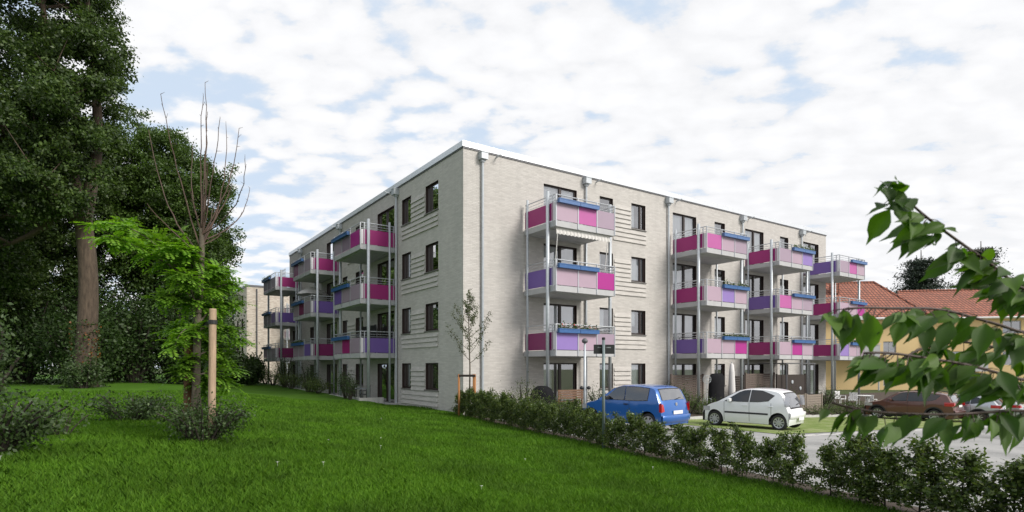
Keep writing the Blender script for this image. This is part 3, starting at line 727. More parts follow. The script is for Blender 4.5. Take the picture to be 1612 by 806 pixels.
m = MB(); m.box((7.6, -3.2, 9.0), (8.3, -2.6, 10.4), f1); m.build('chimney', X['tiles'], h1)
m = MB(); m.tube([f1(L1-.25, .1, -1.6), f1(L1-.25, .1, 6.3)], .06, 8); m.build('drainpipe', X['zinc'], h1)
m = MB(); m.box((9.5, .9, 7.35), (10.1, .6, 7.6), lambda s, v, z: f1(s, v-2.2, z)); m.build('roof_vent', X['cap'], h1)
h2, f2, L2 = house('yellow house with long red tiled roof, mostly behind the leafy branches at right', (38.0, 56.5), (62., 51.), 9., 6.75, 9.85, 1.2, 3.,
                   [(8.2, 9.7, 5.15, 6.35), (3.6, 5.8, 2.0, 3.5), (3.6, 5.8, -1.2, .9), (8.2, 9.9, 2.2, 3.5), (8.2, 9.9, -1.2, .6), (13, 14.5, 5.15, 6.35), (13, 14.5, 2.2, 3.5)])
m = MB(); m.box((9.0, -1.7, 8.1), (9.6, -1.4, 8.4), f2); m.build('roof_vent', X['cap'], h2)
m = MB()
m.box((3.0, .05, 1.6), (6.4, 1.3, 1.78), f2); m.box((3.0, 1.26, 1.78), (6.4, 1.3, 2.6), f2); m.build('balcony', X['slab'], h2)

# ------------------------------------------------------------------ cars
def car(name, label, cat, O, th_, sp):
    s, c = math.sin(th_), math.cos(th_)
    wx = .5*sp['L']; cx_, cy_ = O[0]+wx*s, O[1]-wx*c
    def zc(x): X_, Y_ = O[0]+x*s, O[1]-x*c; return float(gz(X_, Y_))+.012
    w0, w1 = sp['wheels']; za, zb_ = zc(w0), zc(w1); slope = (zb_-za)/(w1-w0)
    def W(x, y, z): return (O[0]+x*s+y*c, O[1]-x*c+y*s, za+(x-w0)*slope+z)
    root = thing(name, label, cat, W(wx, 0, 0), 'cars parked on the grass pavers')
    paint = sp['paint']; hwm = sp['W']/2; Lc = sp['L']; H = sp['H']; belt = sp['belt']
    pr = sp['prof']                                             # upper outline, front bumper to rear bumper
    def dens(pts, st=.05):
        o = []
        for (a, b) in zip(pts[:-1], pts[1:]):
            n = max(1, int(math.dist(a, b)/st))
            for i in range(n): o.append((a[0]+(b[0]-a[0])*i/n, a[1]+(b[1]-a[1])*i/n))
        return o+[pts[-1]]
    def smooth(p, it):
        p = [list(q) for q in p]
        for _ in range(it):
            q = [list(a) for a in p]
            for i in range(1, len(p)-1):
                for k in (0, 1): q[i][k] = .25*p[i-1][k]+.5*p[i][k]+.25*p[i+1][k]
            p = q
        return p
    U = smooth(dens(pr), 5)
    def hw(x, z):                                               # half width of the body side
        e = 1-.10*max(0, 1-x/.75)**2.2-.06*max(0, 1-(Lc-x)/.6)**2
        w_ = hwm*e
        if z > belt: w_ -= (z-belt)*sp.get('tumble', .30)
        elif z < .5: w_ -= (.5-z)**2*.35
        return w_-.02*max(0, (z-belt+.12))*(1 if z < belt else 0)
    def pull(q, x):                                             # plan rounding of nose and tail
        k = q*q
        if x < .6: return x+(.16*k*k)*(1-x/.6)
        if x > Lc-.5: return x-(.09*k*k)*(1-(Lc-x)/.5)
        return x
    def Utop(q, i):                                             # point on the over-the-top surface
        x, z = U[i]; e = abs(q)
        zz = z-(.025*e*e+.03*max(0, e-.85)/.15)
        xx = pull(q, x)
        return (xx, q*hw(xx, zz), zz)
    qs = [-1, -.97, -.9, -.75, -.5, -.25, 0, .25, .5, .75, .9, .97, 1]
    b = MB(); b.grid([[W(*Utop(q, i)) for q in qs] for i in range(len(U))])
    ar = sp['arch']; sill = .20
    def low(x):
        z = sill
        for wc in sp['wheels']:
            dx = abs(x-wc)
            if dx < ar: z = max(z, sp['rw']+math.sqrt(ar*ar-dx*dx)*1.0)
        return z
    xs_ = sorted({round(x, 3) for x in list(np.arange(.0, Lc, .035))+[wc+ar*math.cos(a_) for wc in sp['wheels'] for a_ in np.linspace(0, math.pi, 15)]})
    xs_ = [x for x in xs_ if .03 < x < Lc-.02]
    ux = [u[0] for u in U]; uz = [u[1] for u in U]
    def up(x): return float(np.interp(x, np.maximum.accumulate(ux), uz))
    # upper outline may be vertical at nose/tail: strips between lower line and outline
    P = {-1: [], 1: []}
    fr_ = [0, .12, .25, .4, .55, .7, .82, .9, .96, 1.]
    for sg in (-1, 1):
        for x in xs_:
            zt = up(x)-.055; zl = min(low(x), zt-.02); row = []
            for f_ in fr_:
                z = zl+(zt-zl)*f_; xx = pull(1, x); row.append(W(xx, sg*hw(xx, z), z))
            P[sg].append(row)
        b.grid(P[sg], flip=sg > 0)
    # underside and wheel housings
    b.box((.25, -hwm+.12, .18), (Lc-.2, hwm-.12, .3), W, 1)
    for wc in sp['wheels']: b.box((wc-ar, -hwm+.20, .2), (wc+ar, hwm-.20, sp['rw']+ar+.03), W, 1)
    b.box((.12, -hwm+.14, .18), (.3, hwm-.14, .5), W, 1)
    body = b.build('body', [paint, X['black']], root, smooth=True)
    if sp.get('clad'):
        m = MB()
        for sg in (-1, 1):
            for wc in sp['wheels']:
                P_ = []
                for a_ in np.linspace(-.15, math.pi+.15, 20):
                    row = []
                    for r_ in (ar-.005, ar+.07):
                        x, z = wc+r_*math.cos(a_), max(sp['rw']+r_*math.sin(a_), .2); row.append(W(x, sg*(hw(x, z)+.012), z))
                    P_.append(row)
                m.grid(P_)
            m.grid([[W(x, sg*(hw(x, z)+.01), z) for z in (.2, .33)] for x in np.linspace(sp['wheels'][0]+ar, sp['wheels'][1]-ar, 8)])
        m.build('cladding', X['black'], body)
    # glass
    def side_patch(bot, top, name, mat, off=.008, sides=(-1, 1), par=body, n=14):
        for sg in sides:
            m = MB()
            bx = lambda f_, pl: (float(np.interp(f_, np.linspace(0, 1, len(pl)), [p[0] for p in pl])), float(np.interp(f_, np.linspace(0, 1, len(pl)), [p[1] for p in pl])))
            G = []
            for i in range(n+1):
                a, t = bx(i/n, bot), bx(i/n, top); row = []
                for j in range(6):
                    x = a[0]+(t[0]-a[0])*j/5; z = a[1]+(t[1]-a[1])*j/5; row.append(W(x, sg*(hw(x, z)+off), z))
                G.append(row)
            m.grid(G, flip=sg > 0); m.build(name, mat, par, smooth=True)
    for (bot, top) in sp['side']:
        cx0 = sum(p[0] for p in bot+top)/len(bot+top); cz0 = sum(p[1] for p in bot+top)/len(bot+top)
        gr = lambda pl, k: [(cx0+(p[0]-cx0)*(1+.035*k), cz0+(p[1]-cz0)*(1+.08*k)) for p in pl]
        side_patch(gr(bot, 1), gr(top, 1), 'window_trim', X['black'], .005); side_patch(bot, top, 'side_window', sp['sglass'], .010)
    def top_patch(x0, x1, zlim, qm, name, mat, off, par=body, q0=None):
        idx = [i for i, (x, z) in enumerate(U) if x0 <= x <= x1 and zlim[0] <= z <= zlim[1]]
        m = MB(); G = []
        for k, i in enumerate(idx):
            j0, j1 = max(i-1, 0), min(i+1, len(U)-1); dx, dz_ = U[j1][0]-U[j0][0], U[j1][1]-U[j0][1]; l = math.hypot(dx, dz_) or 1; nx, nz = -dz_/l, dx/l
            row = []
            lo_, hi_ = (-qm, qm) if q0 is None else (q0, qm)
            for q in np.linspace(lo_, hi_, 11):
                x, y, z = Utop(q, i); row.append(W(x+nx*off, y, z+nz*off))
            G.append(row)
        if len(G) > 1: m.grid(G); return m.build(name, mat, par, smooth=True)
    ws = sp['ws']; rg = sp['rg']
    top_patch(ws[0]-.03, ws[1]+.02, (0, 9), .91, 'window_trim', X['black'], .004); top_patch(ws[0], ws[1], (0, 9), .87, 'windscreen', X['carglass'] if 0 else sp['sglass'], .009)
    top_patch(rg[0]-.02, rg[1], (rg[2]-.03, rg[3]+.02), rg[4]+.03, 'window_trim', X['black'], .004); top_patch(rg[0], rg[1], (rg[2], rg[3]), rg[4], 'rear_window', sp['rglass'], .010)
    # doors seams, handles, mirrors
    sm = MB()
    for x in sp['seams']:
        for sg in (-1, 1):
            sm.grid([[W(xx, sg*(hw(xx, z)+.003), z) for z in np.linspace(.27, belt, 8)] for xx in (x, x+.012)])
    sm.build('door_seam', X['black'], body)
    for x in sp['handles']:
        for sg in (-1, 1):
            m = MB(); y = sg*(hw(x, belt-.1)); m.box((x, y-.005, belt-.13), (x+.16, y+sg*.035, belt-.095), W); m.build('door_handle', sp.get('handlemat', paint), body, bevel=.006)
    for sg in (-1, 1):
        m = MB(); x = ws[0]+.38; y = sg*(hw(x, belt+.04)); m.box((x, y, belt+.0), (x+.12, y+sg*.19, belt+.13), W); m.build('wing_mirror', sp.get('mirrormat', paint), body, bevel=.03)
    if sp.get('strip'):
        for sg in (-1, 1):
            x0, x1, z = sp['strip']; m = MB(); m.grid([[W(x, sg*(hw(x, z)+o_), z+dz_) for (o_, dz_) in ((.002, -.032), (.016, -.025), (.016, .02), (.002, .03))] for x in np.linspace(x0, x1, 12)]); m.build('rubbing_strip', X['black'], body)
    # lamps
    for sg in (-1, 1):
        m = MB(); x0, z0 = sp['head']; m.grid([[W(pull(1, x)+.0, sg*(hw(pull(1, x), z)+.008), z) for z in np.linspace(z0, z0+.16, 4)] for x in np.linspace(.06, x0, 6)])
        m.build('headlight', X['clear'], body, smooth=True)
        z0, z1, dx_, q0 = sp['tail']; m = MB()
        m.grid([[W(x, sg*(hw(x, z)+.010), z) for z in np.linspace(z0, z1, 6)] for x in np.linspace(pull(1, Lc)-dx_, min(Lc-.03, pull(1, Lc)), 5)])
        idx = [i for i, (x, z) in enumerate(U) if x > Lc-.8 and z0 <= z <= z1]
        G = []
        for i in idx: G.append([W(Utop(q, i)[0]+.012, Utop(q, i)[1], Utop(q, i)[2]) for q in [sg*v for v in (q0, q0+.04, .93, 1.)]])
        if len(G) > 1: m.grid(G)
        m.build('tail_light', sp.get('tailmat', X['red']), body, smooth=True)
    # bumper lip, plate, wiper, emblem
    xe = Lc
    m = MB(); zb0 = sp['bump']
    G = [[W(pull(q, Lc)+dx_, q*(hw(Lc-.05, z)+.01), z) for (dx_, z) in ((-.01, zb0-.20), (.03, zb0-.16), (.045, zb0-.02), (.02, zb0+.015), (-.03, zb0+.02))] for q in np.linspace(-1, 1, 15)]
    m.grid(G); m.build('rear_bumper', sp['bumpmat'], body, smooth=True)
    m = MB(); z = sp['plate']; m.box((Lc+.048 if sp['plow'] else sp['px'], -.26, z-.055), ((Lc+.056) if sp['plow'] else sp['px']+.012, .26, z+.055), W); pl = m.build('number_plate', X['white'], body)
    xr = float(np.interp(sp['wip'], [u[1] for u in U[::-1] if u[0] > Lc-.9], [u[0] for u in U[::-1] if u[0] > Lc-.9])) if False else max(u[0] for u in U if abs(u[1]-sp['wip']) < .05)
    m = MB(); m.tube([W(xr+.02, .02, sp['wip']), W(xr+.0, .34, sp['wip']+.05)], .012, 6); m.build('rear_wiper', X['black'], body)
    if sp.get('emb'):
        xr = max(u[0] for u in U if abs(u[1]-sp['emb']) < .05); m = MB(); a = Vector(W(xr+.004, 0, sp['emb'])); ax = Vector(W(1, 0, 0))-Vector(W(0, 0, 0))
        m.lathe(a, ax, [(0, .055), (.012, .055), (.014, .045), (.014, 0.)], 16); m.build('round_badge', X['rim'], body)
    if sp.get('ant'):
        m = MB(); x = sp['ant']; z = up(x); m.tube([W(x, 0, z-.03), W(x+.12, 0, z+.2)], .006, 6); m.build('aerial', X['black'], body)
    if sp.get('rails'):
        for sg in (-1, 1):
            m = MB(); a_, b_ = sp['rails']; m.tube([W(x, sg*(hwm-.34), up(x)+.02) for x in np.linspace(a_, b_, 7)], .018, 6); m.build('roof_rail', X['black'], body)
    # interior
    m = MB()
    for (x, y) in ((sp['seat'], -.36), (sp['seat'], .36)):
        m.box((x, y-.22, .35), (x+.5, y+.22, .55), W); m.box((x+.45, y-.22, .5), (x+.6, y+.22, belt+.12), W); m.box((x+.5, y-.12, belt+.12), (x+.58, y+.12, belt+.32), W)
    m.box((sp['seat']+1.25, -.6, .5), (sp['seat']+1.4, .6, belt+.08), W)
    # wheels
    for wc in sp['wheels']:
        for sg in (-1, 1):
            rw = sp['rw']; y = sg*(hwm-.02); ax = Vector(W(0, sg, 0))-Vector(W(0, 0, 0)); c0 = Vector(W(wc, y-sg*.18, rw))
            rr = rw*.66
            m = MB(); m.lathe(c0, ax, [(0, rr), (.0, rw-.03), (.02, rw-.005), (.05, rw), (.13, rw), (.16, rw-.008), (.175, rw-.03), (.178, rr+.02), (.165, rr)], 28)
            wl_ = m.build('wheel', X['rubber'], body, smooth=True)
            m = MB(); m.lathe(c0, ax, [(.165, rr+.004), (.178, rr), (.172, rr-.02), (.12, rr-.03)], 28, 0); m.lathe(c0, ax, [(.115, rr-.02), (.115, 0.)], 28, 1)
            m.lathe(c0, ax, [(.12, .055), (.168, .05), (.172, 0.)], 12, 0)
            u = Vector((0, 0, 1)); v_ = ax.cross(u).normalized(); ns = sp.get('spokes', 8)
            for k in range(ns):
                a_ = 2*math.pi*k/ns; d_ = u*math.cos(a_)+v_*math.sin(a_); e_ = ax.cross(d_)
                w_ = .022 if ns > 6 else .035
                pts = [c0+ax*.165+d_*.04+e_*w_, c0+ax*.165+d_*.04-e_*w_, c0+ax*.17+d_*(rr-.012)-e_*w_*1.3, c0+ax*.17+d_*(rr-.012)+e_*w_*1.3]
                m.face(pts, 0)
            m.build('rim', [X['rim'], X['black']], wl_, smooth=False)
    return root
X['pblue'] = pbr('blue_car_paint', (.010, .105, .38), .32, .2, coat=.9)
X['pwhite'] = pbr('white_car_paint', (.78, .79, .80), .3, coat=.8)
X['pbrown'] = pbr('bronze_car_paint', (.12, .045, .035), .35, .4, coat=.9)
X['psilver'] = pbr('silver_car_paint', (.46, .48, .51), .3, .6, coat=.9)
X['pgrey'] = pbr('pale_car_paint', (.4, .42, .44), .3, .5, coat=.9)
BL = dict(L=3.53, W=1.64, H=1.46, belt=.93, wheels=(.62, 2.94), rw=.285, arch=.345, paint=X['pblue'], tumble=.26,
          prof=[(.10, .22), (.02, .36), (.0, .52), (.06, .68), (.3, .80), (.85, .92), (1.55, 1.36), (1.8, 1.435), (2.3, 1.46), (2.95, 1.43), (3.18, 1.37), (3.40, .95), (3.46, .82), (3.50, .6), (3.52, .40), (3.46, .22)],
          side=[([(1.22, .97), (1.6, .955), (2.02, .95)], [(1.66, 1.32), (1.85, 1.365), (2.02, 1.375)]), ([(2.06, .95), (2.5, .95), (2.92, .97)], [(2.06, 1.375), (2.5, 1.375), (2.94, 1.34)])],
          ws=(.95, 1.58), rg=(3.0, 3.5, .98, 1.35, .80), seams=(1.12, 2.22), handles=(2.02,), head=(.36, .58), tail=(.62, .90, .09, .84), bump=.50, bumpmat=X['pblue'], plate=.60, plow=False, px=3.515,
          wip=1.0, emb=.85, ant=3.05, seat=1.75, sglass=X['carglass'], rglass=X['carrear'], spokes=6, mirrormat=X['black'], handlemat=X['black'])
WH = dict(L=3.43, W=1.63, H=1.47, belt=.95, wheels=(.64, 2.98), rw=.285, arch=.345, paint=X['pwhite'], tumble=.30,
          prof=[(.14, .22), (.03, .34), (.0, .5), (.06, .66), (.35, .83), (.72, .94), (1.45, 1.36), (1.75, 1.44), (2.1, 1.47), (2.6, 1.455), (2.98, 1.385), (3.10, 1.30), (3.28, .92), (3.34, .78), (3.42, .62), (3.42, .42), (3.36, .22)],
          side=[([(1.05, .97), (1.5, .97), (1.92, .98)], [(1.56, 1.29), (1.75, 1.365), (1.97, 1.385)]), ([(1.98, .98), (2.3, .99), (2.62, 1.03)], [(2.02, 1.385), (2.4, 1.37), (2.82, 1.22)])],
          ws=(.82, 1.48), rg=(3.0, 3.5, .80, 1.33, .74), seams=(1.02, 1.95, 2.72), handles=(1.72, 2.62), head=(.42, .58), tail=(.86, 1.22, .16, .80), tailmat=X['clear'], bump=.62, bumpmat=X['pwhite'], plate=.42, plow=True, px=3.4,
          wip=.9, seat=1.6, sglass=X['cartint'], rglass=X['carrear'], strip=(1.05, 2.62, .56), spokes=9, ant=None)
BR = dict(L=4.52, W=1.84, H=1.66, belt=1.03, wheels=(.86, 3.55), rw=.335, arch=.40, paint=X['pbrown'], tumble=.30,
          prof=[(.14, .26), (.03, .4), (.0, .62), (.08, .80), (.5, .96), (1.0, 1.05), (1.80, 1.50), (2.1, 1.58), (2.6, 1.62), (3.5, 1.58), (4.02, 1.50), (4.12, 1.45), (4.36, 1.06), (4.42, .90), (4.50, .66), (4.5, .45), (4.42, .26)],
          side=[([(1.35, 1.06), (1.8, 1.06), (2.28, 1.07)], [(1.95, 1.44), (2.1, 1.49), (2.32, 1.51)]), ([(2.34, 1.07), (2.8, 1.08), (3.15, 1.09)], [(2.38, 1.515), (2.8, 1.51), (3.15, 1.49)]), ([(3.2, 1.1), (3.45, 1.13), (3.62, 1.18)], [(3.2, 1.485), (3.5, 1.46), (3.82, 1.40)])],
          ws=(1.12, 1.85), rg=(3.9, 4.5, 1.10, 1.42, .78), seams=(1.34, 2.33, 3.2), handles=(2.08, 2.98), head=(.62, .72), tail=(.86, 1.06, .42, .62), bump=.62, bumpmat=X['pbrown'], plate=.86, plow=False, px=4.46,
          wip=1.12, seat=1.9, sglass=X['cartint'], rglass=X['carrear'], rails=(1.9, 3.8), clad=True)
SI = dict(L=4.55, W=1.82, H=1.55, belt=.98, wheels=(.88, 3.55), rw=.33, arch=.395, paint=X['psilver'], tumble=.32,
          prof=[(.14, .24), (.03, .36), (.0, .58), (.08, .74), (.5, .88), (1.1, .98), (1.85, 1.40), (2.15, 1.49), (2.7, 1.52), (3.5, 1.47), (4.05, 1.36), (4.14, 1.30), (4.42, 1.0), (4.48, .86), (4.54, .62), (4.54, .42), (4.45, .24)],
          side=[([(1.42, 1.0), (1.85, 1.0), (2.32, 1.01)], [(2.0, 1.36), (2.15, 1.41), (2.36, 1.43)]), ([(2.38, 1.01), (2.8, 1.02), (3.15, 1.03)], [(2.42, 1.435), (2.8, 1.43), (3.2, 1.41)]), ([(3.2, 1.035), (3.4, 1.05), (3.62, 1.09)], [(3.25, 1.405), (3.5, 1.36), (3.82, 1.25)])],
          ws=(1.2, 1.88), rg=(3.95, 4.5, 1.03, 1.28, .78), seams=(1.4, 2.36, 3.2), handles=(2.1, 3.0), head=(.62, .66), tail=(.84, 1.0, .40, .6), bump=.60, bumpmat=X['psilver'], plate=.82, plow=False, px=4.5,
          wip=1.04, seat=1.9, sglass=X['cartint'], rglass=X['cartint'], rails=(2.0, 3.85), clad=True)
car('parked_car', 'small blue three door hatchback parked behind the young hedge, nearest car', 'car', (2.91, 21.09), R(42), BL)
car('parked_car', 'white five door hatchback with black side strip parked on the grass pavers', 'car', (7.73, 23.03), R(46), WH)
car('parked_car', 'bronze brown high hatchback parked behind the hanging cherry leaves', 'car', (20.7, 34.0), R(38), BR)
car('parked_car', 'silver estate car with black lower trim parked to the right of the bronze car', 'car', (23.2, 34.2), R(38), SI)
PG = dict(SI); PG['paint'] = X['pgrey']; PG['bumpmat'] = X['pgrey']
car('parked_car', 'pale grey car almost hidden behind the silver estate car at far right', 'car', (27.2, 37.6), R(38), PG)
# white van behind the far left balconies
VN = dict(L=4.9, W=1.9, H=1.95, belt=1.1, wheels=(.9, 3.9), rw=.33, arch=.39, paint=X['pwhite'], tumble=.16,
          prof=[(.12, .25), (.02, .4), (.0, .7), (.1, .95), (.6, 1.15), (.8, 1.22), (1.5, 1.8), (1.8, 1.92), (2.6, 1.95), (4.5, 1.93), (4.8, 1.86), (4.88, 1.2), (4.9, .8), (4.9, .45), (4.8, .25)],
          side=[([(1.1, 1.16), (1.5, 1.16), (1.95, 1.16)], [(1.6, 1.7), (1.8, 1.75), (1.98, 1.76)]), ([(2.1, 1.16), (2.5, 1.16), (3.3, 1.16)], [(2.1, 1.76), (2.6, 1.76), (3.3, 1.75)])],
          ws=(.85, 1.55), rg=(4.5, 5., 1.2, 1.75, .8), seams=(1.1, 2.03), handles=(1.8,), head=(.5, .8), tail=(.9, 1.5, .06, .9), bump=.6, bumpmat=X['pwhite'], plate=.9, plow=False, px=4.89,
          wip=1.18, seat=1.9, sglass=X['cartint'], rglass=X['cartint'])
_gz = gz
car('parked_van', 'white van parked between the two apartment blocks, seen under the farthest left balconies', 'van', (-25.2, 64.), R(75), VN)
bpy.data.objects['parked_van']['group'] = ''
del bpy.data.objects['parked_van']['group']
# ------------------------------------------------------------------ street furniture and garden things
# street sign
x, y = .157*14.0, 14.0; z0 = float(lawn_z(x-.3, y)); z0 = 0.
sg = thing('street_sign', 'black street name sign on a thin grey green pole in the hedge line', 'street sign', (x, y, z0))
m = MB(); m.tube([(x, y, z0-.1), (x, y, 2.68)], .036, 12); m.build('pole', X['signpole'], sg, smooth=True)
m = MB(); m.lathe((x, y, 2.66), (0, 0, 1), [(0, .041), (.05, .041), (.056, .03), (.056, 0)], 12); m.build('pole_cap', X['black'], sg)
def fs(s_, v, z): a = .12; return (x+s_*math.cos(a)-v*math.sin(a), y+.05+s_*math.sin(a)+v*math.cos(a), z)
m = MB(); m.box((-.235, 0, 2.32), (.285, .012, 2.545), fs); m.box((-.05, -.06, 2.36), (.05, 0, 2.39), fs); m.box((-.05, -.06, 2.47), (.05, 0, 2.50), fs); pl = m.build('sign_plate', X['sign'], sg, bevel=.003)
m = MB(); s_ = -.14
rr_ = random.Random(4)
while s_ < .2:                                   # one row of tiny light lettering, too small to read in the photograph
    w_ = rr_.choice([.010, .014, .018]); m.box((s_, -.0035, 2.462), (s_+.004, -.001, 2.486), fs); m.box((s_+.004, -.0035, rr_.choice([2.462, 2.472, 2.482])), (s_+w_, -.001, rr_.choice([2.4755, 2.486])), fs)
    s_ += w_+.007
m.build('lettering', X['signtxt'], pl)
# lamp post
x, y, _ = FR(3.75, 3.6, 0); z0 = float(gz(x, y))
lp = thing('lamp_post', 'slim pale grey lamp post with small domed head beside the first balconies', 'street lamp', (x, y, z0))
m = MB(); m.tube([(x, y, z0-.1), (x, y, 1.0), (x, y, 3.1)], [.07, .06, .045], 12); m.build('pole', X['zinc'], lp, smooth=True)
m = MB(); m.lathe((x, y, 3.0), (0, 0, 1), [(0, .05), (.02, .11), (.1, .13), (.14, .11), (.2, .05), (.21, 0)], 16); m.build('lamp_head', X['drip'], lp, smooth=True)
for dx in (-.13, .16):
    m = MB(); m.lathe((x+dx, y-.04, 1.12), (0, 0, -1), [(-.1, .02), (-.06, .075), (.0, .085), (.04, .06), (.05, 0)], 12); m.tube([(x, y, 1.16), (x+dx, y-.02, 1.16)], .015, 6); m.build('spotlight', X['black'], lp, smooth=True)
# staked young trees are further below; garden bench, barbecue, fences
def fR(t0, v0): return lambda a, b, z: FR(t0+a, v0+b, z)
bx, by, _ = FR(4.9, 1.2, 0)
X['bench'] = pbr('bench_wood', (.17, .10, .065), .8, var=.2, scale=8)
bn = thing('garden_bench', 'brown wooden garden bench under the first ground floor door', 'bench', (bx, by, 0))
m = MB()
for i in range(4): m.box((4.1, .9+.11*i, .42), (5.6, .99+.11*i, .45), FR)
m.build('seat', X['bench'], bn)
m = MB()
for i in range(4): m.box((4.1, 1.38, .55+.11*i), (5.6, 1.41, .64+.11*i), FR)
m.build('backrest', X['bench'], bn)
for t in (4.12, 5.52):
    for v in (.92, 1.34): m = MB(); m.box((t, v, 0), (t+.06, v+.05, .42 if v < 1 else .98), FR); m.build('leg', X['stakedk'], bn)
bx, by, _ = FR(2.6, 2.2, 0)
bq = thing('barbecue', 'round black covered barbecue behind the hedge beside the first balcony posts', 'barbecue', (bx, by, 0))
m = MB(); m.grid([[(bx+r_*(1+.05*math.sin(6*a+z_*4))*math.cos(a), by+r_*.8*math.sin(a), z_) for a in np.linspace(0, 2*math.pi, 25)] for (z_, r_) in ((.12, .50), (.5, .52), (.85, .50), (1.08, .40), (1.2, .22), (1.22, .0))]); m.build('cover', X['cover'], bq, smooth=True)
for a in range(3):
    m = MB(); an = a*2.09+.3; m.tube([(bx+.15*math.cos(an), by+.15*math.sin(an), .8), (bx+.30*math.cos(an), by+.30*math.sin(an), 0)], .018, 6); m.build('leg', X['black'], bq)
def screen(label, t0, t1, v, z0, z1, mat, slats=True, name='privacy_screen', group='wooden screens along the terraces'):
    x, y, _ = FR((t0+t1)/2, v, 0); o = thing(name, label, 'fence', (x, y, z0), group)
    m = MB()
    if slats:
        n = max(3, int((z1-z0)/.13)); h = (z1-z0)/n
        for i in range(n): m.box((t0+.04, v-.012-.004*(i % 2), z0+h*i+.004), (t1-.04, v+.012-.004*(i % 2), z0+h*(i+1)-.012), FR)
    else: m.box((t0+.04, v-.012, z0+.02), (t1-.04, v+.012, z1), FR)
    m.build('slat_panel', mat, o)
    for t in (t0, t1-.09): m = MB(); m.box((t, v-.045, z0-.5), (t+.09, v+.045, z1+.05), FR); m.build('post', mat, o)
    return o
def seg(px0, px1, v): return tR(px0, v), tR(px1, v)
a, b = seg(1056, 1107, .8); screen('grey brown slatted screen under the second balcony stack, leftmost screen', a, b, .8, -.4, 1.58, X['wood'])
a, b = seg(1151, 1172, 1.6); screen('narrow dark brown screen between the rolled parasol and the third balcony stack', a, b, 1.6, -.5, 1.5, X['wooddk'])
a, b = seg(1173, 1219, 1.2); screen('grey brown slatted screen between the two front posts of the third balcony stack', a, b, 1.2, -.6, 1.62, X['wood'])
a, b = seg(1222, 1268, 2.2); o = screen('dark brown screen with two small round ornaments under the third balcony stack', a, b, 2.2, -.7, 1.55, X['wooddk'], False)
for (s_, zz) in ((.52, 1.1), (.8, .7)):
    m = MB(); t = a+(b-a)*s_; m.lathe(FR(t, 2.22, zz), (*NR, 0), [(0, .11), (.03, .11), (.04, .06), (.04, 0)], 12); m.build('ornament', X['zinc'], o)
a, b = seg(1244, 1268, 3.8); screen('low pale slatted planter fence behind the white car, left one of two', a, b, 3.8, -.9, .45, X['wood2'], name='low_fence', group='low pale fences')
a, b = seg(1269, 1294, 3.8); screen('low pale slatted planter fence behind the white car, right one of two', a, b, 3.8, -.95, .42, X['wood2'], name='low_fence', group='low pale fences')
# rolled parasol, covered furniture, fan stand
t = tR(1152, 2.6); x, y, _ = FR(t, 2.6, 0); z0 = float(gz(x, y))
o = thing('parasol', 'closed pale grey parasol standing upright among the dark screens', 'parasol', (x, y, z0))
m = MB(); m.lathe((x, y, z0), (0, 0, 1), [(.4, .03), (.5, .17), (1.0, .19), (1.9, .15), (2.35, .10), (2.42, .02)], 14); m.build('cloth', X['blind'], o, smooth=True)
m = MB(); m.tube([(x, y, z0), (x, y, z0+2.5)], .025, 8); m.lathe((x, y, z0), (0, 0, 1), [(0, .25), (.06, .25), (.08, .05)], 14); m.build('pole', X['zinc'], o)
t = tR(1128, 2.4); x, y, _ = FR(t, 2.4, 0); z0 = float(gz(x, y))
o = thing('covered_furniture', 'tall stack of garden furniture under a black cover beside the closed parasol', 'covered furniture', (x, y, z0))
m = MB(); G = []
for zf, w_ in ((0, .60), (.4, .58), (.9, .56), (1.4, .55), (1.7, .50), (1.82, .36), (1.84, 0.01)):
    G.append([FR(t+w_*math.cos(a)*(1+.05*math.sin(5*a+zf*3)), 2.4+.35*w_/.7*math.sin(a)*(1+.06*math.sin(4*a)), z0+zf) for a in np.linspace(0, 2*math.pi, 25)])
m.grid(G); m.build('cover', X['cover'], o, smooth=True)
t = tR(1113, 3.4); x, y, _ = FR(t, 3.4, 0); z0 = float(gz(x, y))
o = thing('pedestal_fan', 'thin metal stand with round top in front of the black cover', 'fan', (x, y, z0))
m = MB(); m.tube([(x, y, z0), (x, y, z0+1.55)], .02, 8); m.tube([(x-.22, y, z0), (x-.2, y, z0+.7), (x+.2, y, z0+.7), (x+.22, y, z0)], .014, 6); m.build('stand', X['zinc'], o)
m = MB()
for k in range(10): a = k*math.pi/5; m.tube([(x, y-.03, z0+1.65), (x+.2*math.cos(a), y-.03, z0+1.65+.2*math.sin(a))], .007, 5)
m.tube([(x+.2*math.cos(a), y, z0+1.65+.2*math.sin(a)) for a in np.linspace(0, 2*math.pi, 25)], .012, 6); m.build('cage', X['zinc'], o)
# white garden chairs and table right of the block
def chair(label, x, y, rz, mat, group):
    z = float(gz(x, y)) if mat is X['white'] else float(CH_Z)
    o = thing('garden_chair', label, 'chair', (x, y, z), group); o.rotation_euler = (0, 0, rz); ORG[o.name] = (0, 0, 0)
    m = MB(); m.box((-.24, -.22, .41), (.24, .24, .45)); m.build('seat', mat, o, bevel=.01)
    m = MB()
    for i in range(5): m.box((-.22+.093*i, .22, .45), (-.15+.093*i, .25, .88))
    m.box((-.24, .215, .85), (.24, .255, .92)); m.build('backrest', mat, o, bevel=.01)
    for (a, b) in ((-.22, -.2), (.18, -.2), (-.22, .2), (.18, .2)): m = MB(); m.box((a, b, 0), (a+.04, b+.04, .41)); m.build('leg', mat, o)
    for a in (-.26, .22): m = MB(); m.box((a, -.2, .62), (a+.04, .24, .65)); m.box((a, -.2, .43), (a+.04, -.16, .62)); m.build('armrest', mat, o)
CH_Z = 0
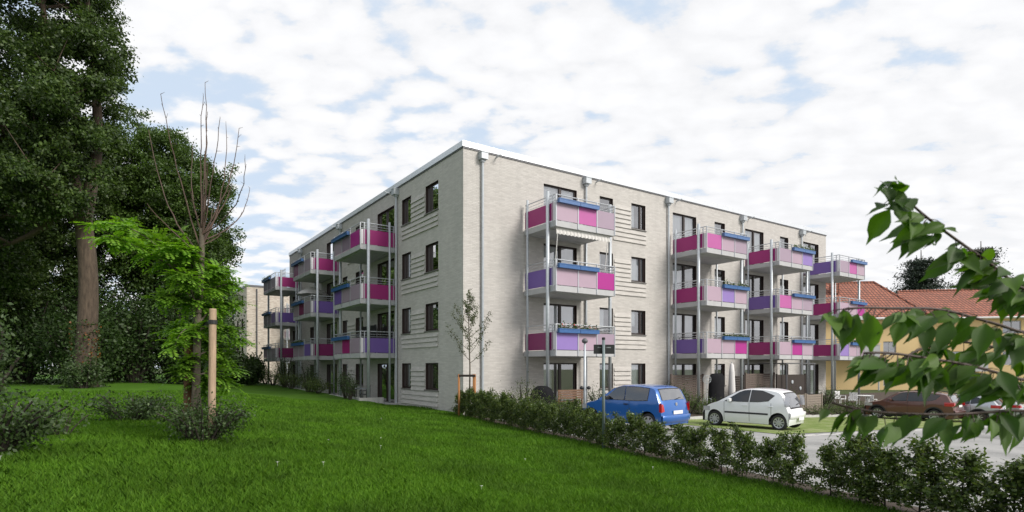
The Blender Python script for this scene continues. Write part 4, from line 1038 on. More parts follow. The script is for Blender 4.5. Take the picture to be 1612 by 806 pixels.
for (px, v, rz, lb) in ((1323, 2.9, .4, 'leftmost white garden chair right of the last terrace screen'), (1343, 3.2, -.6, 'white garden chair left of the white table'), (1372, 3.6, 2.2, 'white garden chair right of the white table, partly behind leaves')):
    t = tR(px, v); x, y, _ = FR(t, v, 0); chair(lb, x, y, rz, X['white'], 'white garden chairs')
t = tR(1358, 3.2); x, y, _ = FR(t, 3.2, 0); z0 = float(gz(x, y))
o = thing('garden_table', 'white round garden table between the white chairs', 'table', (x, y, z0))
m = MB(); m.lathe((x, y, z0+.70), (0, 0, 1), [(0, 0), (0, .5), (.03, .52), (.05, .5), (.05, 0)], 20); m.build('tabletop', X['white'], o)
for k in range(4): a = k*1.57+.5; m = MB(); m.tube([(x+.3*math.cos(a), y+.3*math.sin(a), z0+.7), (x+.4*math.cos(a), y+.4*math.sin(a), z0)], .025, 6); m.build('leg', X['white'], o)
# dark table and chairs on the first shaded terrace
CH_Z = .11
x, y, _ = FL(9.3, 1.3, 0); o = thing('garden_table', 'dark garden table on the nearest shaded terrace', 'table', (x, y, .1))
m = MB(); m.box((8.9, .9, .80), (9.9, 1.7, .84), FL); m.build('tabletop', X['zinc'], o)
for (a, b) in ((8.95, .95), (9.8, .95), (8.95, 1.62), (9.8, 1.62)): m = MB(); m.box((a, b, .1), (a+.04, b+.04, .80), FL); m.build('leg', X['black'], o)
x, y, _ = FL(8.4, 1.3, 0); chair('dark garden chair right of the dark table on the shaded terrace', x, y, R(-55), X['drip'], 'dark garden chairs')
x, y, _ = FL(10.4, 1.3, 0); chair('dark garden chair left of the dark table on the shaded terrace', x, y, R(125), X['drip'], 'dark garden chairs')
# windbreak on first floor shaded balcony, satellite style trellis on the farthest one
a = thing('balcony_windbreak', 'dark cloth windbreak standing on the lowest nearest shaded balcony', 'windbreak', FL(10.2, 1.5, 2.75))
m = MB(); m.box((9.2, .35, 3.62), (11.2, .39, 4.35), FL); m.build('cloth', X['black'], a)
for t in (9.2, 11.16): m = MB(); m.box((t, .33, 2.74), (t+.04, .41, 4.38), FL); m.build('post', X['black'], a)
a = thing('trellis', 'white lattice trellis on the top farthest shaded balcony', 'trellis', FL(28.5, 1.2, 8.32))
m = MB()
for i in range(7):
    m.box((27.0+.25*i, 1.0, 8.4), (27.03+.25*i, 1.02, 9.95), FL); 
for i in range(6): m.box((27.0, .98, 8.5+.27*i), (28.53, 1.0, 8.53+.27*i), FL)
m.build('lattice', X['white'], a)
a = thing('parasol', 'pale grey parasol leaning open on the second floor middle shaded balcony', 'parasol', FL(18.6, 1.1, 5.5))
m = MB(); c = Vector(FL(19.4, 1.0, 6.6)); m.tube([FL(18.6, 1.1, 5.52), FL(19.4, 1.0, 7.6)], .025, 8); m.build('pole', X['zinc'], a)
m = MB(); top = Vector(FL(19.4, 1., 7.55)); P = []
for i in range(4):
    f_ = i/3; P.append([tuple(top+Vector((1.1*f_*math.cos(q), 1.1*f_*math.sin(q), -.42*f_*f_-.12*f_+.02*math.cos(8*q)*f_)))for q in np.linspace(0, 2*math.pi, 17)])
m.grid(P); m.build('canopy', X['awn'], a)
# yellow compact loader near the right house
x, y = 38.0, 47.; z0 = float(gz(x, y))
o = thing('compact_loader', 'small yellow compact loader with dark roof frame parked before the yellow house', 'loader', (x, y, z0))
fb = lambda a, b, z: (x+a*.9+b*.43, y-a*.43+b*.9, z0+z)
m = MB(); m.box((-1.3, -.7, .5), (1.3, .7, 1.05), fb); m.box((.2, -.6, 1.05), (1.3, .6, 1.45), fb); m.build('body', X['yell2'], o, bevel=.05)
m = MB()
for (a, b) in ((-.6, -.6), (-.6, .55), (.5, -.6), (.5, .55)): m.box((a, b, 1.05), (a+.07, b+.07, 2.35), fb)
m.box((-.7, -.7, 2.35), (.65, .7, 2.45), fb); m.build('roof_frame', X['black'], o)
for a in (-.85, .85):
    for b in (-.85, .65): m = MB(); ax = Vector(fb(0, 1, 0))-Vector(fb(0, 0, 0)); m.lathe(fb(a, b, .45), ax, [(0, 0), (0, .38), (.04, .45), (.18, .45), (.22, .38), (.22, 0)], 18); m.build('wheel', X['rubber'], o)
m = MB(); m.grid([[fb(-2.3+p[0], b, p[1]) for p in ((.0, .2), (.5, .15), (.7, .4), (.65, .8), (.3, .95))] for b in (-.8, .8)]); m.box((-1.75, -.5, .6), (-1.1, -.4, .8), fb); m.box((-1.75, .4, .6), (-1.1, .5, .8), fb); m.build('bucket', X['drip'], o)
# ------------------------------------------------------------------ vegetation
def bez(a, b, bow, n=6, rng=random):
    a, b = Vector(a), Vector(b); mid = (a+b)/2+Vector(bow)
    return [a*(1-t)**2+mid*2*t*(1-t)+b*t*t for t in [i/n for i in range(n+1)]]
def tree(label, base, height, trunk_r, env, nclump, nleaf, leaf, lmat, bmat, group=None, lean=(0, 0), fork=.3, rc=.9, seed=1, leaders=None, fixed=None, cat='tree', name='broadleaf_tree', flat=.3):
    """env: list of ellipsoids (cx, cy, cz, rx, ry, rz) relative to the base that the crown fills"""
    g = np.random.default_rng(seed); rr = random.Random(seed)
    o = thing(name, label, cat, base, group); B = Vector(base)
    top = B+Vector((lean[0], lean[1], height*(.86 if not leaders else .33))); tp = []
    n = 12
    for i in range(n+1):
        f_ = i/n; p = B.lerp(top, f_)+Vector((math.sin(f_*5+seed)*(.004 if leaders else .014)*height*f_, math.cos(f_*4+seed)*.01*height*f_, -.25*(i == 0))); tp.append(p)
    rad = [trunk_r*(1.35 if i == 0 else 1)*(1-(.88 if not leaders else .25)*(i/n)**.9) for i in range(n+1)]
    m = MB(); m.tube(tp, rad, 14)
    C = [np.array(c) for c in (fixed or [])]; tries = 0
    vol = np.array([e[3]*e[4]*e[5] for e in env]); vol = vol**.62; vol = vol/vol.sum()
    while len(C) < nclump and tries < nclump*40:
        tries += 1; e = env[g.choice(len(env), p=vol)]; q = g.normal(size=3); q /= np.linalg.norm(q); q *= g.uniform(.35, 1.)**(.5)
        c = np.array([e[0]+q[0]*e[3], e[1]+q[1]*e[4], e[2]+q[2]*e[5]])
        if all(np.linalg.norm(c-k) > rc*.75 for k in C): C.append(c)
    # main limbs to spread-out clumps, then twigs from the nearest limb point
    nodes = [(p, r_) for p, r_ in zip(tp, rad) if (p.z-B.z) > height*fork*.8]
    order = sorted(range(len(C)), key=lambda i: rr.random()); limbs = order[:max(5, len(C)//7)]
    for ld in (leaders or []):
        P = [tp[-2]]+[B+Vector(q) for q in ld]; Q_ = []
        for a, b in zip(P[:-1], P[1:]): Q_ += [a.lerp(b, i/5) for i in range(5)]
        Q_.append(P[-1])
        for _ in range(2): Q_ = [Q_[0]]+[(Q_[i-1]+Q_[i]*2+Q_[i+1])/4 for i in range(1, len(Q_)-1)]+[Q_[-1]]
        rq = [trunk_r*.62*(1-.9*i/len(Q_))+.02 for i in range(len(Q_))]; m.tube(Q_, rq, 10); nodes += list(zip(Q_, rq))[2:]
    base_nodes = list(nodes)
    def link(c, nod, r1, bow):
        c = Vector(c); best = min(nod, key=lambda q: (q[0]-c).length+max(0, q[0].z-c.z+.35*(q[0]-c).length)*1.5)
        a = best[0]; L = (c-a).length; P = bez(a, c, (rr.uniform(-.1, .1)*L, rr.uniform(-.1, .1)*L, bow*L), 6)
        r0 = min(best[1]*.7, .02+L*.022*r1); m.tube(P, [r0*(1-.8*i/6)+.008 for i in range(7)], 7, caps=False)
        return [(P[i], r0*(1-.8*i/6)+.008) for i in range(2, 7)]
    add = []
    for i in limbs: add += link(B+Vector(C[i]), base_nodes, 1.6, -.10)
    nodes += add
    for i in order[len(limbs):]: link(B+Vector(C[i]), nodes, .7, -.05)
    m.build('trunk', bmat, o, smooth=True)
    C = np.array(C); k = nleaf
    sub = np.repeat(C, 7, 0)+g.normal(0, rc*.42, (len(C)*7, 3))*np.array([1, 1, .7])
    P = np.repeat(sub, k//7, 0)+g.normal(0, rc*.24, (len(sub)*(k//7), 3))*np.array([1, 1, .8])
    P += np.array(base)
    V, Q = leaves_np(P, leaf, g, flat, .6, .25)
    np_mesh('crown', V, Q, lmat, o)
    return o
TG = 'woodland trees along the left side of the lawn'
def lz(x, y): return float(lawn_z(np.array(x), np.array(y)))
# the big tree
bx, by = -21.6, 29.5
T1 = tree('tallest tree with thick pale trunk and ivy at its foot, left of the lawn', (bx, by, lz(bx, by)), 27, .50,
     [(-2.0, 0, 18, 3.5, 3, 8), (-5., 0, 17, 4.2, 3.5, 9), (-.9, -.8, 19.3, 2.3, 2.5, 6.), (.5, -.5, 14.2, 1.3, 2, 2.2), (-.4, -2.2, 10.6, 1.7, 1.2, 2.6), (-7, 0, 12, 4, 4, 5), (-3.4, 0, 24, 4.2, 3.5, 4), (-1.2, -2.2, 11.6, 3.4, 2, 3.0), (-5.4, -1.5, 8.6, 3.2, 2.5, 2.6)], 250, 980, .16, X['l_oak'], X['bark'], TG, (.1, 0), .46, 1.0, 5,
     [[(-.9, 0, 12), (-2.2, .5, 17), (-2.6, 0, 23)], [(.5, .3, 12.5), (.3, .2, 17), (-.2, 0, 22)], [(-1.6, -.5, 10.5), (-4.2, -.8, 13.5), (-6.8, -.5, 18)]],
     [(-.9, -1.3, 8.6), (.6, -1.2, 8.9), (-.2, -1.6, 9.7), (1.3, -1., 10.2), (-1.5, -1.5, 10.), (.4, -1.8, 11.), (-.6, -2, 11.9), (1.1, -1.4, 12.2), (.2, -2., 13.2), (-1.2, -1.8, 13.4), (1.2, -1.5, 14.4), (0, -2, 15), (-1., -2, 16), (.6, -1.8, 16.8), (-2.4, -1.2, 8.8), (-3.4, -1.2, 10.), (-2.2, -1.6, 11.2)])
# ivy on the trunk and around its foot
g = np.random.default_rng(8); n = 1500; a = g.uniform(0, 2*np.pi, n); h = g.uniform(0, 1, n)**1.8*3.4; r_ = .52+g.uniform(0, .12, n)+.5*np.exp(-h*1.6)*g.uniform(0, 1, n)
P = np.stack([bx+r_*np.cos(a), by+r_*np.sin(a), lz(bx, by)+h], -1); V, Q = leaves_np(P, .12, g, 0, .8); np_mesh('ivy', V, Q, X['l_shrub'], T1)
n = 260; a = g.uniform(0, 2*np.pi, n); h = g.uniform(.8, 3.3, n); r_ = .56+g.uniform(0, .1, n); ok = (np.abs(np.sin(a)) < .9)
P = np.stack([bx+r_*np.cos(a), by+r_*np.sin(a), lz(bx, by)+h], -1)[ok]; V, Q = leaves_np(P, .11, g, 0, .8); np_mesh('red_creeper', V, Q, X['l_red'], T1)
spec = [  # x, y, height, r, env, n, leaf mat, label
 (-23.9, 43., 17, .26, [(0, 0, 12.5, 3.2, 2.6, 4.6), (.8, 0, 8.4, 2.5, 2.4, 3.2), (-2.5, 0, 11, 3, 3, 4.5)], 100, 'l_oak2', 'rounded green tree behind the bare young tree, right end of the wood'),
 (-27.4, 44., 20.5, .34, [(0, 0, 13.5, 4.0, 4, 6.6), (1.6, 0, 8.8, 3.2, 3, 3.2)], 120, 'l_oak2', 'tall green tree right behind the tallest tree, with two dark forked trunks'),
 (-30.5, 41., 19, .30, [(0, 0, 13, 3.6, 4, 6), (-2, 0, 8, 3, 3, 3)], 90, 'l_oak', 'dark tree directly behind the thick pale trunk'),
 (-33.5, 37., 20, .30, [(0, 0, 11, 3.6, 3.6, 8), (0, 0, 6, 3.4, 3, 3.2)], 110, 'l_oak', 'dark slender trunked tree left of the thick pale trunk'),
 (-29.2, 31., 16, .22, [(0, 0, 8.4, 3.0, 3, 4.8), (-1, 0, 12, 3, 3, 3.4)], 90, 'l_oak', 'dark tree with bent side limb at the left edge of the wood'),
 (-30.4, 56., 13.5, .2, [(0, 0, 7.4, 2.8, 2.8, 5)], 60, 'l_oak2', 'smaller green tree in front of the distant brick block'),
]
for i, (x, y, H, tr_, env, n, lm, lb) in enumerate(spec):
    tree(lb, (x, y, lz(x, y)), H, tr_, env, int(n*1.15), 740, .18, X[lm], X['barkdk'], TG, (rr0 := 0, 0), .3, 1.05, 20+i)
# undergrowth shrubs at the wood edge
def shrub_mesh(n, rx, ry, h, leaf, lmat, seed, parent, base=(0, 0, 0), stems=9, name='leaves', spread=.5, bmat=None, hollow=.35, tips=None):
    g = np.random.default_rng(seed); m = MB(); C = []
    for i in range(stems):
        a = g.uniform(0, 2*np.pi); r_ = g.uniform(.15, 1)**.5; hh = h*g.uniform(.6, 1)*(1-.35*r_*r_)
        P = bez((base[0]+.12*rx*math.cos(a), base[1]+.12*ry*math.sin(a), base[2]-.05), (base[0]+rx*r_*math.cos(a), base[1]+ry*r_*math.sin(a), base[2]+hh), (0, 0, .15*h), 6)
        m.tube(P, [.012*h**.5+.012*h*(1-k/6) for k in range(7)], 5, caps=False)
        for k in range(2, 7): C.append(P[k])
    m.build('stems', bmat or X['barkdk'], parent, smooth=True)
    C = np.array([tuple(c) for c in C]); idx = g.integers(0, len(C), n)
    P = C[idx]+g.normal(0, 1, (n, 3))*np.array([rx, ry, h*.6])*.28*spread
    P[:, 2] = np.maximum(P[:, 2], base[2]+.02)
    V, Q = leaves_np(P, leaf, g, .2, .55, .1); return np_mesh(name, V, Q, lmat, parent)
SG = 'dark shrubs along the edge of the wood'
US = [(-36, 39.5, 3.2, 2.6, 5.6), (-31.5, 37.5, 3., 2.2, 4.6), (-28.8, 40.5, 2.8, 2.4, 6.2), (-25.2, 39, 2.6, 2., 4.4), (-22.3, 40.5, 2.6, 2., 5.6), (-20.6, 39.5, 1.8, 1.6, 4.2), (-34, 33.5, 2.6, 2.2, 3.6), (-26.4, 35.5, 2.2, 1.8, 3.4),
      (-20.1, 44, 1.2, 1.2, 2.2), (-31.5, 46, 4, 3, 7.), (-27.8, 48, 3.6, 3, 7.2), (-29.5, 53, 3, 3, 6.5), (-38, 45, 4, 3, 8.)]
for i, (x, y, rx, ry, h) in enumerate(US):
    z = lz(x, y); side = ['leftmost', 'second from left', 'behind the thick trunk, tall', 'just right of the thick trunk', 'tall one between trunk and bare young tree', 'behind the robinia stake', 'low one left of the thick trunk', 'low one right behind the thick trunk', 'smallest, nearest the distant block', 'back row, left', 'back row, middle', 'back row, right', 'back row, far left'][i]
    o = thing('wood_edge_shrub', f'dark evergreen shrub at the wood edge, {side}', 'shrub', (x, y, z), SG)
    shrub_mesh(9000, rx*1.05, ry, h*(1.35 if x < -21 else 1), .22, X['l_dark'], 60+i, o, (x, y, z), 34, 'leaves', .85)
# shrubs on the lawn
def lawn_shrub(label, px, Y, rx, ry, h, n, leaf, mat, seed, stems=12, spread=.6, name='shrub', dz=0.):
    x = (px-HX)/F*Y; z = lz(x, Y)+dz; o = thing(name, label, 'shrub', (x, Y, z)); shrub_mesh(n, rx, ry, h, leaf, mat, seed, o, (x, Y, z), stems, 'leaves', spread); return o
lawn_shrub('low green shrub alone on the lawn between big tree and staked tree', 205, 11.6, .85, .6, .62, 2600, .06, X['l_shrub'], 91, 18)
lawn_shrub('bramble-like shrub around the foot of the staked tree', 320, 8.72, .66, .5, .78, 3600, .045, X['l_shrub'], 92, 22)
lawn_shrub('large grey green shrub at the lower left corner', -22, 7.1, .9, .75, .95, 4200, .06, X['l_shrub'], 93, 30)
lawn_shrub('taller leafy shrub at the left edge behind the corner shrub', -42, 8.6, .6, .5, 2.3, 2200, .07, X['l_shrub'], 94, 12)
lawn_shrub('small weedy shrub with pale stems beside the lower left shrub', 95, 9.0, .45, .4, .5, 650, .04, X['l_hedge2'], 95, 12)
lawn_shrub('dark shrub at the foot of the tallest tree', 131, 27.8, .95, .7, 1.5, 2200, .13, X['l_shrub'], 96, 14)
# terrace plants on the shaded side
def wall_plant(label, fn, t, v, z, rx, h, n, seed, mat='l_shrub', leaf=.075):
    p = fn(t, v, z); o = thing('terrace_shrub', label, 'shrub', p); shrub_mesh(n, rx, rx, h, leaf, X[mat], seed, o, p, 10, 'leaves', .7)
wall_plant('slender olive green shrub in front of the nearest shaded terrace, left one', FL, 8.2, 2.4, .4, .45, 1.5, 900, 101)
wall_plant('slender olive green shrub in front of the nearest shaded terrace, right one by the post', FL, 7.2, 2.5, .38, .4, 1.25, 700, 102)
wall_plant('tall climbing plant between the nearest and middle shaded stacks', FL, 15.0, 2.5, .5, .6, 2.2, 1300, 103)
wall_plant('leafy climber right of the farthest shaded stack', FL, 21.8, 2.3, .6, .8, 2.8, 1500, 104)
for i, (t, rx, h) in enumerate(((12.4, .8, .8), (14, .8, 1.), (18.6, .9, 1.1), (20.4, .8, 1.0), (24., .9, 1.4), (26.5, 1.0, 1.2), (29.5, 1.2, 1.4), (33, 1.4, 1.5), (37, 1.6, 1.6), (42, 2, 1.6))):
    wall_plant(['low shrub left of the dark terrace table', 'low shrub under the gap between near and middle stacks', 'low shrub below the middle shaded stack, right', 'low shrub below the middle shaded stack, left', 'bushy shrub right of the farthest shaded stack', 'bushy shrub under the farthest shaded stack, right', 'bushy shrub under the farthest shaded stack, left', 'bush beyond the end of the apartment block', 'bush in front of the distant block, near', 'bush in front of the distant block, far'][i], FL, t, 2.6, .36+.014*t, rx, h, 1100, 110+i, 'l_hedge')
# garden shrubs in front of the sunlit facade
def garden_shrub(label, px, v, rx, h, n, seed, mat, leaf=.06):
    t = tR(px, v); x, y, _ = FR(t, v, 0); z = float(gz(x, y)); o = thing('garden_shrub', label, 'shrub', (x, y, z)); shrub_mesh(n, rx, rx, h, leaf, X[mat], seed, o, (x, y, z), 14, 'leaves', .75)
GS = [(790, 2.0, .8, 1.0, 'l_hedge2', 'yellowish bush behind the left end of the hedge'), (822, 2.6, .8, 1.45, 'l_hedge', 'taller bush behind the hedge left of the barbecue'), (873, 3.4, .7, .9, 'l_hedge2', 'yellow green bush behind the hedge below the bench'),
      (905, 3.6, .7, .8, 'l_hedge', 'bush between the bench and the blue car'), (940, 2.6, .5, 1.3, 'l_shrub', 'spiky plant right behind the blue car bonnet'),
      (1085, 3.6, .9, 1.25, 'l_hedge2', 'tall light green bush right behind the blue car tailgate'), (1066, 3.0, .7, 1.5, 'l_shrub', 'thin branching bush behind the blue car roof'),
      (1102, 3.8, .8, .95, 'l_hedge2', 'light green bush between the blue and the white car'), (1195, 2.6, .45, 1.2, 'l_shrub', 'potted green plant above the white car roof'),
      (1238, 3.0, .8, 1.2, 'l_hedge', 'green bush in front of the dark screen with ornaments'), (1300, 3.0, .8, 1.3, 'l_shrub', 'grey green bush right of the low planter fences'),
      (1285, 4.5, 1.2, .75, 'l_hedge2', 'low light bush right behind the white car'), (1325, 4.6, 1.2, .8, 'l_hedge2', 'low light bush in front of the white chairs, left'), (1352, 4.6, 1.1, 1., 'l_hedge', 'leafy bush in front of the white chairs, right'),
      (1375, 4.8, 1., .8, 'l_hedge2', 'low bush left of the bronze car bonnet')]
for i, (px, v, rx, h, mt, lb) in enumerate(GS): garden_shrub(lb, px, v, rx, h, 1500, 130+i, mt)
# conifers behind the yellow houses
def conifer(label, x, y, H, R_, seed):
    g = np.random.default_rng(seed); rr = random.Random(seed); o = thing('conifer', label, 'tree', (x, y, -1.5), 'dark conifers behind the yellow houses'); m = MB()
    m.tube([(x, y, -1.6), (x+.1, y, H*.5), (x, y, H)], [.4, .25, .04], 10); P = []
    z = H*.18
    while z < H-.3:
        f_ = (z/H); rad = R_*(1-f_**1.6)*rr.uniform(.75, 1.1)+.3
        for k in range(9):
            a = rr.uniform(0, 6.28); L = rad*rr.uniform(.55, 1.1); tip = (x+L*math.cos(a), y+L*math.sin(a), z+L*rr.uniform(-.05, .14)-1.)
            br = bez((x, y, z-1.), tip, (0, 0, .08*L), 5); m.tube(br, [.06*(1-i/6)+.01 for i in range(6)], 5, caps=False)
            for i in range(2, 6):
                for _ in range(44): P.append(np.array(br[i])+g.normal(0, 1, 3)*np.array([.7, .7, .22]))
        z += .75
    m.build('trunk', X['barkdk'], o, smooth=True); V, Q = leaves_np(np.array(P), .34, g, 1.2, .35, .2); np_mesh('crown', V, Q, X['l_fir'], o)
conifer('dark conifer above the red roof, left of the hanging branch', 50.5, 72., 16.5, 6.6, 301)
conifer('dark conifer above the red roof, behind the hanging branch', 59.5, 74., 18., 5.5, 302)

# ---- hedge: young hornbeam plants, four kinds of one plant copied along the line
protos = []
HG = 'young hedge plants along the edge of the lawn'
for q in range(5):
    g = np.random.default_rng(200+q); rr = random.Random(200+q)
    o = thing('hedge_plant', 'young leafy hedge plant in the row at the foot of the lawn', 'hedge plant', (0, 0, 0), HG)
    H = [1.12, .98, 1.2, 1.05, .9][q]; m = MB(); C = []
    m.tube([(0, 0, -.05), (.02, .01, H*.5), (0, 0, H)], [.014, .010, .004], 6)
    for i in range([34, 30, 34, 20, 13][q]):
        z = H*(.08+.9*i/34*34/[34, 30, 34, 20, 13][q]); a = rr.uniform(0, 6.28); L = [.44, .46, .40, .36, .26][q]*(1.02-.62*(z/H))*rr.uniform(.6, 1.25)
        P = bez((0, 0, z*.92), (L*math.cos(a), L*math.sin(a), z+L*rr.uniform(.1, .6)), (0, 0, .02), 5); m.tube(P, [.005*(1-k/7)+.001 for k in range(6)], 4, caps=False); C += [tuple(P[k]) for k in (2, 3, 4, 5)]
    m.build('stem', X['barkdk'], o, smooth=True)
    C = np.array(C); n = [3400, 3000, 3000, 1350, 480][q]; P = C[g.integers(0, len(C), n)]+g.normal(0, .05, (n, 3))
    V, Q = leaves_np(P, .058, g, .5, .62, .15); np_mesh('leaves', V, Q, X['l_hedge'] if q != 1 else X['l_hedge'], o); protos.append(o)
y = 23.9; k = 0; rr = random.Random(17); used = set()
while y > 3.2:
    px_ = HX+F*hedge_x(y)/y
    q = rr.choice([0, 0, 1, 1, 2]); sc = rr.uniform(.82, 1.08)
    if 1150 < px_ < 1205: q = rr.choice([1, 3])
    if 1205 <= px_ < 1228: q = 4
    if 940 < px_ < 1150: q = rr.choice([0, 1, 2])
    if 1228 <= px_ < 1360: q = rr.choice([0, 1, 2])
    if px_ > 1360: q = rr.choice([0, 1, 2]); sc = rr.uniform(.88, 1.0)
    if px_ < 900: sc *= rr.uniform(.95, 1.12)
    x = hedge_x(y)+.25+rr.uniform(-.08, .08)
    o = protos[q] if q not in used else copy_tree(protos[q])
    used.add(q)
    Ht = [1.12, .98, 1.2, 1.05, .9][q]; tgt = rr.uniform(.82, 1.12) if px_ < 930 else (rr.uniform(.76, .95) if px_ < 1290 else rr.uniform(.88, 1.15))
    sc = tgt/Ht; wsc = rr.uniform(.72, 1.0) if px_ < 930 else rr.uniform(.88, 1.15) if px_ > 1300 else rr.uniform(.68, .88)
    o.location = (x, y, float(gz(x, y))); o.rotation_euler = (rr.uniform(-.06, .06), rr.uniform(-.06, .06), rr.uniform(0, 6.28)); o.scale = (wsc, wsc, sc)
    if q == 4: o['label'] = 'sparse young hedge plant with thin bare stems below the white car'; 
    elif q == 3: o['label'] = 'thin loosely leaved young hedge plant letting the pale paving show through'
    y -= rr.uniform(.42, .56) if px_ < 930 else rr.uniform(.36, .44) if px_ > 1300 else (rr.uniform(.44, .56) if px_ < 1100 else rr.uniform(.44, .54))
for q in range(5):
    if q not in used:
        for ch in list(protos[q].children): bpy.data.objects.remove(ch)
        bpy.data.objects.remove(protos[q])

# ---- small staked tree at the corner of the block
x, y = (739-HX)/F*23.2, 23.2; z = .0
o = thing('young_tree', 'slim young tree with sparse small leaves in front of the building corner', 'tree', (x, y, z)); B = Vector((x, y, z)); rr = random.Random(5); g = np.random.default_rng(5)
m = MB(); top = B+Vector((0, 0, 5.05)); m.tube([B, B+Vector((.02, 0, 2)), B+Vector((-.03, 0, 3.6)), top], [.035, .028, .018, .005], 8); C = []
for i in range(20):
    zz = 2.15+2.6*i/20; a = i*2.4; L = (.85 if i < 13 else .4)*(1-.4*abs(zz-2.7)/2.2)*rr.uniform(.7, 1.15)
    P = bez(B+Vector((0, 0, zz)), B+Vector((L*math.cos(a), L*.8*math.sin(a), zz+L*1.1)), (.15*L*math.cos(a), .15*L*math.sin(a), -.12*L), 6); m.tube(P, [.011*(1-k/7)+.002 for k in range(7)], 5, caps=False); C += [tuple(p) for p in P[2:]]
for zz in np.linspace(3.9, 5.05, 9): C.append((x, y, zz))
m.build('trunk', X['barky'], o, smooth=True); C = np.array(C); P = C[g.integers(0, len(C), 2300)]+g.normal(0, .06, (2300, 3)); V, Q = leaves_np(P, .062, g, .2, .65, .2); np_mesh('crown', V, Q, X['l_apple'], o)
o = thing('tree_support', 'three orange wooden stakes with crossbars around the slim young tree', 'tree support', (x, y, z))
for a in (3.3, 5.3, 1.2): m = MB(); m.tube([(x+.42*math.cos(a), y+.3*math.sin(a), -.1), (x+.42*math.cos(a), y+.3*math.sin(a), 1.72)], .042, 10); m.build('stake', X['stakeor'], o, smooth=True)
for (a, b) in ((3.3, 5.3), (5.3, 1.2), (1.2, 3.3)):
    m = MB(); p, q = Vector((x+.46*math.cos(a), y+.34*math.sin(a), 1.66)), Vector((x+.46*math.cos(b), y+.34*math.sin(b), 1.66)); d = (q-p).normalized(); n_ = Vector((-d.y, d.x, 0))*.02
    z_ = Vector((0, 0, .045)); m.face([p-n_-z_, q-n_-z_, q+n_-z_, p+n_-z_]); m.face([p-n_+z_, q-n_+z_, q+n_+z_, p+n_+z_]); m.face([p-n_-z_, q-n_-z_, q-n_+z_, p-n_+z_]); m.face([p+n_-z_, q+n_-z_, q+n_+z_, p+n_+z_]); m.build('crossbar', X['wooddk'], o)

# ---- robinia: bright compound leaves, bare dead top, two round stakes
Y0 = 9.05; X0 = (307-HX)/F*Y0; Z0_ = lz(X0, Y0)
o = thing('robinia_tree', 'young staked tree with bright green feathery leaves and a bare dead top', 'tree', (X0, Y0, Z0_))
m = MB(); pt = lambda px, py, dy=0.: at(px, py, Y0+dy)
tr_ = [Vector((X0, Y0, Z0_-.1)), pt(309, 600), pt(311, 500), pt(317, 430), pt(318, 385), pt(317, 360)]
m.tube(tr_, [.075, .06, .052, .044, .038, .034], 12, caps=False); m.build('trunk', X['barky'], o, smooth=True)
m = MB(); rr = random.Random(3)
tips = [((318, 372), (330, 240), (322, 130), 0.05), ((317, 364), (314, 240), (319, 152), -.1), ((317, 364), (322, 250), (327, 177), .15), ((317, 380), (334, 290), (347, 186), -.2), ((318, 385), (362, 310), (356, 198), .25),
        ((318, 372), (372, 290), (376, 202), .1), ((318, 370), (392, 330), (385, 252), -.35), ((316, 360), (296, 320), (304, 227), .4), ((314, 385), (272, 260), (254, 148), -.3), ((314, 395), (258, 350), (234, 205), .3),
        ((319, 378), (386, 360), (393, 296), .45), ((312, 400), (262, 360), (232, 320), -.45), ((318, 362), (328, 310), (326, 250), -.3), ((320, 385), (345, 375), (346, 368), .1), ((317, 364), (306, 330), (300, 300), -.2), ((318, 372), (352, 330), (365, 290), .2), ((318, 385), (330, 360), (338, 320), .35)]
for (a, b, c, dy) in tips:
    A, Bm, C_ = pt(*a), pt(*b, dy*.8), pt(*c, dy*1.6)
    P = [A*(1-t)**2+Bm*2*t*(1-t)+C_*t*t for t in [i/12 for i in range(13)]]
    P = [p+Vector((rr.uniform(-.012, .012), 0, 0)) for p in P]
    m.tube(P, [.0095*(1-i/14)+.0025 for i in range(13)], 6, caps=False)
    for i in range(3, 13):
        if rr.random() < .75:
            d = Vector((rr.uniform(-1, 1), rr.uniform(-1, 1), rr.uniform(.1, 1))).normalized()*rr.uniform(.02, .09); m.tube([P[i], P[i]+d], [.004, .0015], 4, caps=False)
m.build('dead_branches', X['twig'], o, smooth=True)
LV, LQ = [], []
def comp_leaf(p, d, L, rng, npair=8):
    d = Vector(d).normalized(); up = Vector((0, 0, 1)); s_ = d.cross(up)
    if s_.length < .1: s_ = Vector((1, 0, 0))
    s_.normalize(); u = s_.cross(d); 
    for i in range(npair+1):
        f_ = (i+.8)/(npair+1); c = p+d*L*f_+Vector((0, 0, -.30*L*f_*f_)); dd = (d+Vector((0, 0, -.6*f_))).normalized()
        for sg in ((-1, 1) if i < npair else (0,)):
            ax = (s_*sg+dd*.35+u*-.12+Vector((rng.uniform(-.1, .1),)*3)).normalized() if sg else dd
            l = .066*rng.uniform(.85, 1.15)*(1.1-.35*abs(f_-.5)); w_ = dd.cross(ax)*0+ (dd if sg else s_)*l*.26
            n = len(LV); a = c; t = c+ax*l; mid = c+ax*l*.5
            LV.extend([tuple(a), tuple(mid-w_), tuple(t), tuple(mid+w_)]); LQ.append((n, n+1, n+2, n+3))
m = MB(); rr = random.Random(9)
